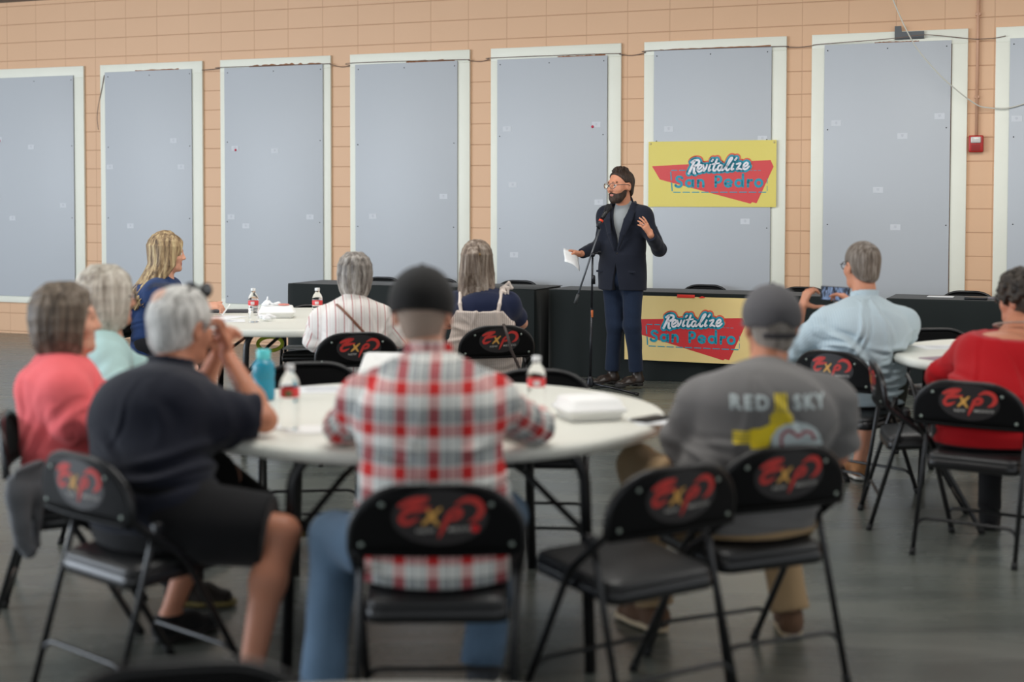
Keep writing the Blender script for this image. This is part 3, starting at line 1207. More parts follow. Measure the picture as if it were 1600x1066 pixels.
M_paper = mat('white_paper', lin(236, 238, 240), 0.7)
M_ink = mat('grey_print', lin(170, 172, 178), 0.8)
M_foam = mat('white_foam', lin(242, 242, 240), 0.55, spec=0.3)
M_dark_wire = mat('weathered_wire', lin(120, 100, 90), 0.6)
M_white_wire = mat('white_cable', lin(205, 203, 192), 0.5)
M_paint_pipe = mat('tan_painted_conduit', lin(205, 160, 132), 0.5)


def wall_mat():
    m = bpy.data.materials.new('painted_block_wall')
    m.use_nodes = True
    nt = m.node_tree
    b = nt.nodes['Principled BSDF']
    tc = nt.nodes.new('ShaderNodeTexCoord')
    sp = nt.nodes.new('ShaderNodeSeparateXYZ')
    nt.links.new(tc.outputs['Object'], sp.inputs[0])

    def joint(out, period, off, width):
        f = fract_axis(nt, out, period, off / period)
        a = nt.nodes.new('ShaderNodeMath'); a.operation = 'SUBTRACT'
        nt.links.new(f.outputs[0], a.inputs[0]); a.inputs[1].default_value = 0.5
        c = nt.nodes.new('ShaderNodeMath'); c.operation = 'ABSOLUTE'
        nt.links.new(a.outputs[0], c.inputs[0])
        d = nt.nodes.new('ShaderNodeMapRange')
        d.interpolation_type = 'SMOOTHSTEP'
        nt.links.new(c.outputs[0], d.inputs[0])
        d.inputs[1].default_value = 0.5 - width / period
        d.inputs[2].default_value = 0.5 - 0.3 * width / period
        d.inputs[3].default_value = 0.0
        d.inputs[4].default_value = 1.0
        return d
    jz = joint(sp.outputs[2], 0.2032, -0.0250, 0.006)
    jx = joint(sp.outputs[0], 0.4064, -0.0030, 0.006)
    mx = nt.nodes.new('ShaderNodeMath'); mx.operation = 'MAXIMUM'
    nt.links.new(jz.outputs[0], mx.inputs[0])
    half = nt.nodes.new('ShaderNodeMath'); half.operation = 'MULTIPLY'
    nt.links.new(jx.outputs[0], half.inputs[0]); half.inputs[1].default_value = 0.6
    nt.links.new(half.outputs[0], mx.inputs[1])
    n = nt.nodes.new('ShaderNodeTexNoise'); n.inputs['Scale'].default_value = 1.6; n.inputs['Detail'].default_value = 6
    nt.links.new(tc.outputs['Object'], n.inputs['Vector'])
    col = nt.nodes.new('ShaderNodeMix'); col.data_type = 'RGBA'
    col.inputs[6].default_value = lin(220, 179, 144)
    col.inputs[7].default_value = lin(226, 185, 150)
    nt.links.new(n.outputs['Fac'], col.inputs[0])
    c2 = nt.nodes.new('ShaderNodeMix'); c2.data_type = 'RGBA'
    nt.links.new(mx.outputs[0], c2.inputs[0])
    nt.links.new(col.outputs[2], c2.inputs[6])
    c2.inputs[7].default_value = lin(196, 152, 120)
    nt.links.new(c2.outputs[2], b.inputs['Base Color'])
    b.inputs['Roughness'].default_value = 0.5
    b.inputs['Specular IOR Level'].default_value = 0.35
    n2 = nt.nodes.new('ShaderNodeTexNoise'); n2.inputs['Scale'].default_value = 45; n2.inputs['Detail'].default_value = 4
    nt.links.new(tc.outputs['Object'], n2.inputs['Vector'])
    h = nt.nodes.new('ShaderNodeMath'); h.operation = 'MULTIPLY_ADD'
    nt.links.new(mx.outputs[0], h.inputs[0]); h.inputs[1].default_value = -1.0
    k = nt.nodes.new('ShaderNodeMath'); k.operation = 'MULTIPLY'
    nt.links.new(n2.outputs['Fac'], k.inputs[0]); k.inputs[1].default_value = 0.25
    nt.links.new(k.outputs[0], h.inputs[2])
    bp = nt.nodes.new('ShaderNodeBump'); bp.inputs['Strength'].default_value = 0.5; bp.inputs['Distance'].default_value = 0.006
    nt.links.new(h.outputs[0], bp.inputs['Height'])
    nt.links.new(bp.outputs[0], b.inputs['Normal'])
    return m


def floor_mat():
    m = bpy.data.materials.new('grey_green_painted_concrete')
    m.use_nodes = True
    nt = m.node_tree
    b = nt.nodes['Principled BSDF']
    tc = nt.nodes.new('ShaderNodeTexCoord')
    mp = nt.nodes.new('ShaderNodeMapping')
    mp.inputs['Scale'].default_value = (0.55, 2.6, 1)
    mp.inputs['Rotation'].default_value = (0, 0, 0.12)
    nt.links.new(tc.outputs['Object'], mp.inputs[0])
    n = nt.nodes.new('ShaderNodeTexNoise'); n.inputs['Scale'].default_value = 1.5; n.inputs['Detail'].default_value = 8; n.inputs['Roughness'].default_value = .6
    n.inputs['Distortion'].default_value = .6
    nt.links.new(mp.outputs[0], n.inputs['Vector'])
    r = ramp_node(nt, [(0.32, lin(80, 84, 80)), (0.5, lin(90, 94, 89)), (0.68, lin(102, 105, 99)), (0.78, lin(118, 120, 113))], False)
    nt.links.new(n.outputs['Fac'], r.inputs[0])
    nt.links.new(r.outputs[0], b.inputs['Base Color'])
    rr = nt.nodes.new('ShaderNodeMapRange')
    nt.links.new(n.outputs['Fac'], rr.inputs[0])
    rr.inputs[3].default_value = 0.18; rr.inputs[4].default_value = 0.36
    nt.links.new(rr.outputs[0], b.inputs['Roughness'])
    bp = nt.nodes.new('ShaderNodeBump'); bp.inputs['Strength'].default_value = 0.12; bp.inputs['Distance'].default_value = 0.02
    nt.links.new(n.outputs['Fac'], bp.inputs['Height'])
    nt.links.new(bp.outputs[0], b.inputs['Normal'])
    return m


mb = MB()
mb.add([(-14, -4, 0), (11, -4, 0), (11, 18.5, 0), (-14, 18.5, 0), (-14, -4, -.1), (11, -4, -.1), (11, 18.5, -.1), (-14, 18.5, -.1)],
       [(0, 1, 2, 3), (7, 6, 5, 4), (0, 4, 5, 1), (1, 5, 6, 2), (2, 6, 7, 3), (3, 7, 4, 0)], 0, False)
tag(mb.build('floor', floor_mat()), kind='structure')
mb = MB()
mb.box((-3.0, 0.15, 2.0), (13.5, .15, 2.0))
wall = mb.build('wall_back', wall_mat(), None, WALL_ORG, WALL_ROT)
tag(wall, kind='structure')
mb = MB()
mb.box((-1.5, 7.3, 3.79), (12.5, 11.2, .06))
tag(mb.build('ceiling', mat('grey_ceiling', lin(120, 116, 112), 0.8, var=.05, vscale=2)), kind='structure')

PX0, PP, PW, PT, PB = -6.211, 1.546, 1.322, 2.982, 0.352
screw_mb = MB(); screw_mb.lathe([(.0, 0), (.0055, 0), (.0055, .002), (.003, .003), (0, .004)], n=10, cap=False)
screw_mesh = screw_mb.mesh('screw', M_screw)
for k in range(1, 9):
    x0 = PX0 + (k - 4.5) * PP
    w = empty('window_%d' % k, wallpt(x0, 0), WALL_ROT, 'boarded window number %d from the left, white board in cream trim' % k, 'window', kind='structure')
    f = MB()
    t = .028
    for c, h in (((.065, 0, (PB + PT) / 2), (.065, t / 2, (PT - PB) / 2 - .125)), ((PW - .065, 0, (PB + PT) / 2), (.065, t / 2, (PT - PB) / 2 - .125)),
                 ((PW / 2, 0, PT - .0625), (PW / 2, t / 2, .0625)), ((PW / 2, 0, PB + .0625), (PW / 2, t / 2, .0625))):
        f.box((c[0], -t / 2 - .0005, c[2]), h, bev=.003)
    f.build('window_frame', M_trim, w)
    rg = [0.13, 0.125, 0.082, 0.125, 0.13, 0.13, 0.135, 0.13][k - 1]
    lf = [.075, .075, .062, .068, .075, .10, .115, .115][k - 1]
    tp = [.10, .082, .088, .105, .11, .085, .095, .10][k - 1]
    b = MB()
    b.box((lf + (PW - lf - rg) / 2, -.028 - .009, (PB + .075 + PT - tp) / 2), ((PW - lf - rg) / 2, .008, (PT - tp - PB - .075) / 2), bev=.002)
    bo = b.build('board', M_board, w)
    if k in (2, 3, 4, 5, 6, 7):
        rs = random.Random(k)
        a, c = [(0, 0), (.35, .85), (.25, .98), (.5, .97), (.55, .98), (.05, .99), (.4, .75)][k - 1]
        xs = np.linspace(lf + (PW - lf - rg) * a, lf + (PW - lf - rg) * c, 26)
        poly = [(x, PT - tp - .006) for x in xs] + [(x, PT - tp + .006 + rs.random() * [0, .008, .024, .018, .008, .007, .005][k - 1]) for x in xs[::-1]]
        e = MB(); e.prism(poly, -.0305, -.0285)
        e.build('torn_edge', M_rust, w)
    xs = (lf + .035, (lf + PW - rg) / 2 + .02 * math.sin(k), PW - rg - .03)
    for i, zz in enumerate((PT - tp - .05, 2.1 + .05 * math.sin(k * 3), 1.28 + .04 * math.sin(k), .50)):
        for j, xx in enumerate(xs):
            if i > 0 and j == 1: continue
            so = bpy.data.objects.new('screw', screw_mesh)
            COL.objects.link(so); so.parent = w
            so.location = (xx + .008 * math.sin(k * 7 + i), -.0452, zz)
            so.rotation_euler = (math.pi / 2, 0, 0)

# paper tags pinned on the boards (pixel of each in the photograph)
TAGS = [(1, 53, 230, 'upper right'), (1, 3, 218, 'upper left'), (1, 0.5, 313, 'left'), (1, 103, 321, 'right'), (1, 24, 341, 'lowest'),
        (2, 275, 220, 'upper right'), (2, 176, 261, 'left'), (2, 287, 261, 'right'), (2, 208, 353, 'lowest'),
        (3, 371, 232, 'upper left'), (3, 433, 236, 'upper right'), (3, 365, 339, 'lower left'), (3, 488, 339, 'lower right'), (3, 388, 353, 'lowest'),
        (4, 696, 307, 'upper'), (4, 586, 338, 'lower'),
        (5, 795, 202, 'upper left'), (5, 934, 195, 'upper right'), (5, 804, 289, 'middle left'), (5, 938, 316, 'right'), (5, 806, 398, 'lowest left'),
        (6, 1047, 202, 'upper left'), (6, 1193, 217, 'upper right'), (6, 1166, 346, 'lower'),
        (7, 1308, 193, 'upper left'), (7, 1469, 182, 'upper right'), (7, 1411, 213, 'middle'), (7, 1373, 297, 'central'), (7, 1400, 355, 'lowest'),
        (8, 1589, 186, 'upper')]
ORD = ['', 'first', 'second', 'third', 'fourth', 'fifth', 'sixth', 'seventh', 'eighth']
tm = MB(); tm.box((0, -.0008, 0), (.043, .0006, .0255))
tag_mesh = tm.mesh('paper_tag', mat('paper_tag_stock', lin(208, 212, 218), .7))
pm = MB()
for i, (ww, zz) in enumerate(((.012, .012), (.009, .006), (.013, 0), (.007, -.006))):
    pm.box((0, -.0018, zz), (ww, .0004, .0016))
print_mesh = pm.mesh('print', mat('faint_print', lin(186, 190, 198), .8))
M_red_pin = mat('red_pin', lin(205, 35, 75), .4)
pin = MB(); pin.lathe([(0, 0), (.012, 0), (.013, .004), (.007, .008), (0, .009)], n=12, cap=False)
pin_mesh = pin.mesh('pin', M_red_pin)
RED = {(1, 3): 'r', (3, 371): 'r', (5, 934): 'r'}
for (k, u, v, wh) in TAGS:
    x, z = on_wall(u, v)
    red = (k, u) in RED
    o = bpy.data.objects.new('paper_tag', tag_mesh)
    COL.objects.link(o)
    o.location = wallpt(x, z, .0455); o.rotation_euler = (0, 0, WALL_ROT)
    tag(o, 'white paper tag%s on %s board from the left, %s one' % (' with a red pin' if red else '', ORD[k], wh), 'paper tag', 'paper tags on the white boards')
    c = bpy.data.objects.new('print', print_mesh); COL.objects.link(c); c.parent = o
    if red:
        c = bpy.data.objects.new('pin', pin_mesh); COL.objects.link(c); c.parent = o
        c.location = (.008 if k != 5 else -.035, -.001, -.018 if k != 5 else -.02); c.rotation_euler = (math.pi / 2, 0, 0)
        c['label'] = 'red round pin'

# thin wire strung from window to window
pts = []
for i, (u, v, off) in enumerate([(318, 110, .034), (346, 107.5, .03), (351, 106, .05), (505, 100.5, .05), (519, 101.5, .034), (534, 105, .012), (549, 103, .034), (556, 99, .05), (720, 94, .05), (735, 95, .034),
                                 (751, 96.5, .012), (767, 93, .034), (778, 91, .05), (955, 84.5, .05), (970, 85.5, .034), (988, 87, .012), (1010, 83, .034), (1022, 80, .05), (1215, 73.5, .05), (1230, 74, .034), (1250, 74, .012),
                                 (1270, 72, .034), (1284, 70, .05), (1390, 63, .112), (1440, 57, .112), (1470, 57, .06), (1512, 61, .042), (1530, 62, .048), (1556, 60, .034), (1572, 57, .05)]):
    x, z = on_wall(u, v)
    pts.append(wallpt(x, z, off))
mb = MB(); mb.tube(catmull(pts, 5), .0035, 6)
tag(mb.build('wire', M_dark_wire), 'thin brown wire strung along the tops of the white boards', 'wire')
pts = []
for u, v in ((166, 118), (162, 140), (157, 165), (155, 185), (157, 203)):
    x, z = on_wall(u, v); pts.append(wallpt(x, z, .035))
mb = MB(); mb.tube(catmull(pts, 6), .004, 6)
tag(mb.build('wire', M_dark_wire), 'short loose wire hanging at the left edge of the second board', 'wire')
pts = []
for u, v, off in ((1396, -18, .3), (1408, 20, .3), (1435, 75, .28), (1470, 118, .22), (1500, 145, .15), (1528, 165, .08), (1545, 169, .06), (1572, 170, .06), (1600, 163, .06), (1630, 150, .06)):
    x, z = on_wall(u, v); pts.append(wallpt(x, z, off))
x, z = on_wall(1690, 60); pts.append(wallpt(x, z, .03)); x, z = on_wall(1720, -40); pts.append(wallpt(x, 3.715, .02))
x, z = on_wall(1392, -18); pts = [wallpt(x - .02, 3.715, .31)] + pts
mb = MB(); mb.tube(catmull(pts, 8), .0055, 8)
tag(mb.build('cable', M_white_wire), 'white cable drooping from the ceiling across the seventh board', 'cable')
# painted conduit and the red alarm under it
x, z = on_wall(1526, 213); x2, _ = on_wall(1532, 20)
mb = MB()
mb.tube([wallpt(x, z, .022), wallpt(x, 3.725, .022)], .013, 10)
for zz in (2.4, 3.1):
    p = wallpt(x, zz, .012)
    mb.box((p[0], p[1], p[2]), (.022, .02, .012), bev=.003, R=Matrix.Rotation(WALL_ROT, 3, 'Z'))
tag(mb.build('conduit', M_paint_pipe), 'tan painted conduit running up the wall from the red alarm', 'conduit')
x, z = on_wall(1525.5, 225)
al = empty('fire_alarm', wallpt(x, z), WALL_ROT, 'red fire alarm box with a clear strobe on the block wall', 'alarm')
M_alarm = mat('alarm_red', lin(178, 30, 22), .35)
mb = MB(); mb.box((0, -.028, 0), (.060, .028, .072), bev=.012, seg=3); mb.build('housing', M_alarm, al)
mb = MB(); mb.box((0, -.062, .032), (.040, .012, .026), bev=.006); mb.build('strobe', mat('strobe_lens', lin(205, 200, 195), .15, spec=.8, coat=.5), al)
mb = MB()
for i in range(5): mb.box((0, -.0575, -.012 - .011 * i), (.036, .0015, .0025))
mb.build('grille', mat('alarm_dark', lin(110, 18, 15), .5), al)
# grey bracket on the head trim of the seventh window
xa, za = on_wall(1399, 62); xb, zb = on_wall(1445, 56)
br = MB()
br.prism([(0, 0), (xb - xa, 0), (xb - xa, .065), (.06, .065), (.055, .115), (0, .115)], -.075, -.07)
br.box(((xb - xa) / 2, -.05, .004), ((xb - xa) / 2, .025, .004), bev=.001)
o = br.build('bracket', mat('dark_grey_metal', lin(88, 92, 96), .5, metal=.2), None, wallpt(xa, za - .005, -.024), WALL_ROT)
tag(o, 'dark grey metal bracket on top of the seventh board from the left', 'bracket')


# ================================================================== banners
M_b_yellow = mat('yellow_banner_vinyl', lin(226, 210, 108), .42, spec=.4, bump=.35, bscale=2.6, bdist=.03)
M_b_tan = mat('pale_gold_banner_vinyl', lin(228, 203, 138), .38, spec=.45, bump=.35, bscale=2.2, bdist=.03)
M_b_red = mat('banner_red', lin(214, 66, 68), .42)
M_b_red2 = mat('banner_deep_red', lin(200, 48, 52), .42)
M_b_cyan = mat('banner_teal', lin(22, 148, 172), .42)
M_b_white = mat('banner_white', lin(232, 232, 238), .42)
M_b_orange = mat('banner_orange', lin(222, 92, 62), .42)


def banner(root, yel, red, wide=0.0):
    """printed vinyl banner, 1.22 x 0.61 m, artwork coordinates in millis of the print"""
    X = lambda p: ((p[0] - 95) / 1395 * 1.22 - .61, (785 - p[1]) / 705 * .61 - .305)
    S = 1.22 / 1395

    def lay(off):
        return lambda a, b: (X((a, b))[0], off, X((a, b))[1])

    def st(F, pts, w, m=0, **k):
        F.add(stroke(pts, w, **k), m)
    mb = MB(); mb.box((wide / 2, 0, 0), (.61 + wide / 2, .0015, .305)); sh = mb.build('sheet', yel, root)
    F = Flat()
    poly = [(135, 345), (1430, 290), (1462, 360), (1285, 745), (1237, 734), (1220, 750), (225, 490)]
    F.add((poly, [tuple(range(7))]))
    F.build('arrow', red, lay(-.0025), sh)
    F = Flat()
    # dashed box
    def dash(a, b, n, w=10, gap=.2):
        a, b = np.array(a, float), np.array(b, float)
        for i in range(n):
            st(F, [a + (b - a) * ((i + gap / 2) / n), a + (b - a) * ((i + 1 - gap / 2) / n)], w, smooth=False, caps=False)
    dash((340, 392), (520, 392), 2, 10, .25); dash((345, 395), (365, 628), 2, 12, .2)
    dash((365, 628), (1397, 628), 10, 10); dash((1200, 398), (1335, 400), 3, 5, .3); dash((1396, 470), (1396, 628), 2, 6, .3)
    F.build('dashed_border', M_b_cyan, lay(-.0035), sh)
    # San Pedro
    F = Flat()
    W = 27
    st(F, [(476, 478), (455, 463), (425, 464), (412, 485), (430, 507), (458, 520), (468, 546), (448, 568), (415, 566), (400, 552)], W)
    def circ(cx, cy, r): F.add(ring2(cx, cy, r, W))
    def line(*p): st(F, p, W, smooth=False)
    circ(552, 532, 34); line((596, 498), (596, 568))
    line((650, 498), (650, 568)); st(F, [(650, 530), (660, 506), (684, 498), (703, 512), (708, 535), (708, 568)], W)
    line((843, 462), (843, 568)); st(F, [(843, 462), (880, 462), (900, 478), (898, 506), (878, 522), (843, 524)], W)
    st(F, [(948, 536), (1012, 530), (1004, 506), (978, 496), (952, 508), (944, 534), (956, 560), (982, 568), (1008, 558)], W)
    circ(1092, 532, 34); line((1137, 440), (1137, 568))
    line((1192, 498), (1192, 568)); st(F, [(1192, 528), (1204, 506), (1234, 500)], W)
    circ(1306, 532, 36)
    F.build('lettering', M_b_cyan, lay(-.0045), sh)
    # Revitalize in brush script: white on teal on orange
    R = [([(612, 290), (590, 340), (548, 425)], 26), ([(578, 308), (610, 288), (650, 286), (662, 306), (640, 336), (600, 350)], 24),
         ([(608, 350), (606, 385), (606, 418), (618, 424)], 26),
         ([(640, 388), (676, 370), (692, 346), (676, 334), (652, 352), (642, 384), (654, 408), (680, 402), (702, 384)], 20),
         ([(706, 340), (712, 370), (712, 400), (736, 372), (748, 338)], 20), ([(784, 336), (768, 376), (768, 398), (786, 390)], 20), ([(800, 296), (812, 282)], 20),
         ([(856, 280), (826, 350), (816, 392), (834, 398), (848, 384)], 21), ([(806, 330), (880, 318)], 16),
         ([(912, 346), (892, 338), (870, 360), (868, 390), (888, 396), (908, 366), (916, 340), (906, 380), (914, 394), (932, 380)], 19),
         ([(938, 380), (980, 330), (1020, 272), (1012, 262), (990, 288), (964, 350), (958, 386), (974, 394), (992, 380)], 20),
         ([(1034, 326), (1016, 366), (1016, 388), (1034, 380)], 20), ([(1052, 286), (1068, 266)], 20),
         ([(1070, 330), (1112, 322), (1072, 384), (1092, 376), (1122, 386)], 19),
         ([(1140, 362), (1174, 348), (1190, 326), (1174, 314), (1150, 334), (1140, 366), (1154, 386), (1182, 376), (1202, 356)], 20)]
    for nm, m, extra, dx, dy, off in (('outline', M_b_orange, 62, 3, -8, -.0055), ('outline', M_b_cyan, 46, 0, 0, -.0065), ('lettering', M_b_white, 0, 0, 0, -.0075)):
        F = Flat()
        for p, w in R:
            st(F, [(a + dx, b + dy) for a, b in p], w + extra)
        F.build(nm, m, lay(off), sh)
    for sx in (-1, 1):
        for sz in ((1,) if yel is M_b_yellow else ()):
            mb = MB(); mb.lathe([(.004, 0), (.010, 0), (.010, .002), (.004, .002)], n=14, cap=False)
            g = mb.build('grommet', mat('brass_eyelet', lin(200, 185, 140), .35, metal=.6), root)
            g.location = (sx * .59, -.0017, sz * .285); g.rotation_euler = (math.pi / 2, 0, 0)
    return sh


xc, zc = on_wall(1113.5, 272)
bw = empty('banner', wallpt(xc, zc, .052), WALL_ROT, 'yellow printed vinyl banner hung on the white board behind the speaker', 'banner')
banner(bw, M_b_yellow, M_b_red)
bw.scale = (.975, 1, .985)


# ================================================================== draped tables along the wall
M_cloth = mat('black_tablecloth', lin(14, 22, 22), .75, spec=.25, sheen=.15, bump=.15, bscale=25, stretch=(1, 1, .15))


def draped(u, v, length, depth, label, seed, zt=.745):
    Y = (EYE - zt) * FPX / (v - 316.0)
    p = at(u, v, Y)
    root = empty('draped_table', (p[0], p[1], 0), WALL_ROT, label, 'table', 'black draped tables along the wall')
    rs = random.Random(seed)
    # cloth: rounded rectangle outline dropping to the floor with soft pleats
    out = []
    n = 40
    for i in range(n): out.append((length * i / n, 0, 0, -1))
    for i in range(16): out.append((length, depth * i / 16, 1, 0))
    for i in range(n): out.append((length - length * i / n, depth, 0, 1))
    for i in range(16): out.append((0, depth - depth * i / 16, -1, 0))
    N = len(out)
    ph = [rs.random() * 6.28 for _ in range(6)]
    mb = MB()
    rows = [(.0, zt, -.015), (.0, zt, -.004), (.003, zt - .004, .004), (.006, zt - .015, .006), (.01, zt - .15, .1), (.012, .42, .4), (.014, .2, .8), (.016, .004, 1.0)]
    vs, fs = [], []
    for j, (o, z, a) in enumerate(rows):
        s = 0
        for i, (x, y, nx, ny) in enumerate(out):
            q = i / N * 2 * math.pi
            d = o if a <= .01 and a > -.01 else o
            wob = max(a, 0) * (.016 * math.sin(q * 9 + ph[0]) + .014 * math.sin(q * 17 + ph[1]) + .008 * math.sin(q * 31 + ph[2]))
            ins = a if a < 0 else 0
            vs.append((x + nx * (d + wob + ins), y + ny * (d + wob + ins), z))
    for j in range(len(rows) - 1):
        for i in range(N):
            k = (i + 1) % N
            fs.append((j * N + i, j * N + k, (j + 1) * N + k, (j + 1) * N + i))
    fs.append(tuple(range(N)))
    mb.add(vs, fs)
    mb.build('tablecloth', M_cloth, root)
    mb = MB(); mb.box((length / 2, depth / 2, zt - .022), (length / 2 - .01, depth / 2 - .01, .018)); mb.build('tabletop', M_table, root)
    for sx in (.15, length - .15):
        for sy in (.12, depth - .12):
            m2 = MB(); m2.tube([(sx, sy, 0), (sx, sy, zt - .04)], .014); m2.build('leg', M_black_metal, root)
    return root


TA = draped(450.5, 444, 2.44, .64, 'long table draped in black cloth behind the women at the far round table', 1)
TB = draped(858, 452.5, 2.42, .53, 'long table draped in black cloth with a banner taped to its front', 2)
TC = draped(1385, 465.5, 2.44, .56, 'long table draped in black cloth behind the woman in red', 3)
# second cloth overlapping on the left table
mb = MB()
mb.box((1.66, .33, .7475), (.79, .335, .002), bev=.0015)
mb.box((1.66, -.030, .38), (.79, .002, .365), bev=.0015)
o = mb.build('overlay_cloth', M_cloth, TA)
# banner on the front of the middle table
f0 = V(TB.location.x, TB.location.y, 0)


def on_front(u, v, root, off):
    """(distance along the table, z) on the front plane of a draped table"""
    d = at(u, v, 1.0) - V(0, 0, EYE)
    nx, ny = WS, WC
    q = (nx * root.location.x + ny * root.location.y - off) / (nx * d[0] + ny * d[1])
    X, Y = d[0] * q, d[1] * q
    return ((X - root.location.x) * WC - (Y - root.location.y) * WS, EYE + d[2] * q)


OFF = .058
xl, zt_ = on_front(1011, 461, TB, OFF)
xr, zb_ = on_front(1150, 567, TB, OFF)
l0, _ = on_front(976, 500, TB, OFF)
HBW = .61 * .865
bt = empty('banner', (f0[0] + WC * (l0 + HBW) - WS * OFF, f0[1] - WS * (l0 + HBW) - WC * OFF, zt_ - .305 * .89 - .006), WALL_ROT,
           'pale gold printed banner taped to the front of the black draped table', 'banner')
banner(bt, M_b_tan, M_b_red2, .14)
bt.scale = (.865, 1, .89)
M_tape = mat('red_tape', lin(220, 52, 38), .45)
xt, zt2 = on_front(1072, 463, TB, OFF)
mb = MB(); mb.box((0, 0, 0), (.075, .002, .013), bev=.001)
tp = mb.build('tape', M_tape, None, (f0[0] + WC * xt - WS * (OFF + .006), f0[1] - WS * xt - WC * (OFF + .006), zt2), WALL_ROT)
tag(tp, 'strip of red tape holding the top of the pale gold banner', 'tape')
xt, zt2 = on_front(1097, 464.5, TB, OFF)
mb = MB(); mb.prism([(-.03, -.004), (0, .008), (.022, .002), (.026, -.006), (-.01, -.010)], -.001, .001)
tp = mb.build('tape', M_tape, None, (f0[0] + WC * xt - WS * (OFF + .004), f0[1] - WS * xt - WC * (OFF + .004), zt2), WALL_ROT)
tag(tp, 'torn scrap of red tape just right of the longer strip', 'tape')


# ================================================================== folding chairs
M_logo_red = mat('logo_red', lin(196, 52, 46), .5, var=.18, vscale=40)
M_logo_gold = mat('logo_gold', lin(214, 160, 78), .5, var=.15, vscale=40)
M_logo_grey = mat('logo_grey_lettering', lin(176, 172, 166), .5)
M_logo_oval = mat('logo_dark_oval', lin(32, 28, 29), .5)
M_silver = mat('bright_rivet', lin(150, 160, 152), .3, metal=.7)


def bendy(x, z):
    return -.205 - (z - .60) * .10 - .020 * (1 - (x / .235) ** 2)


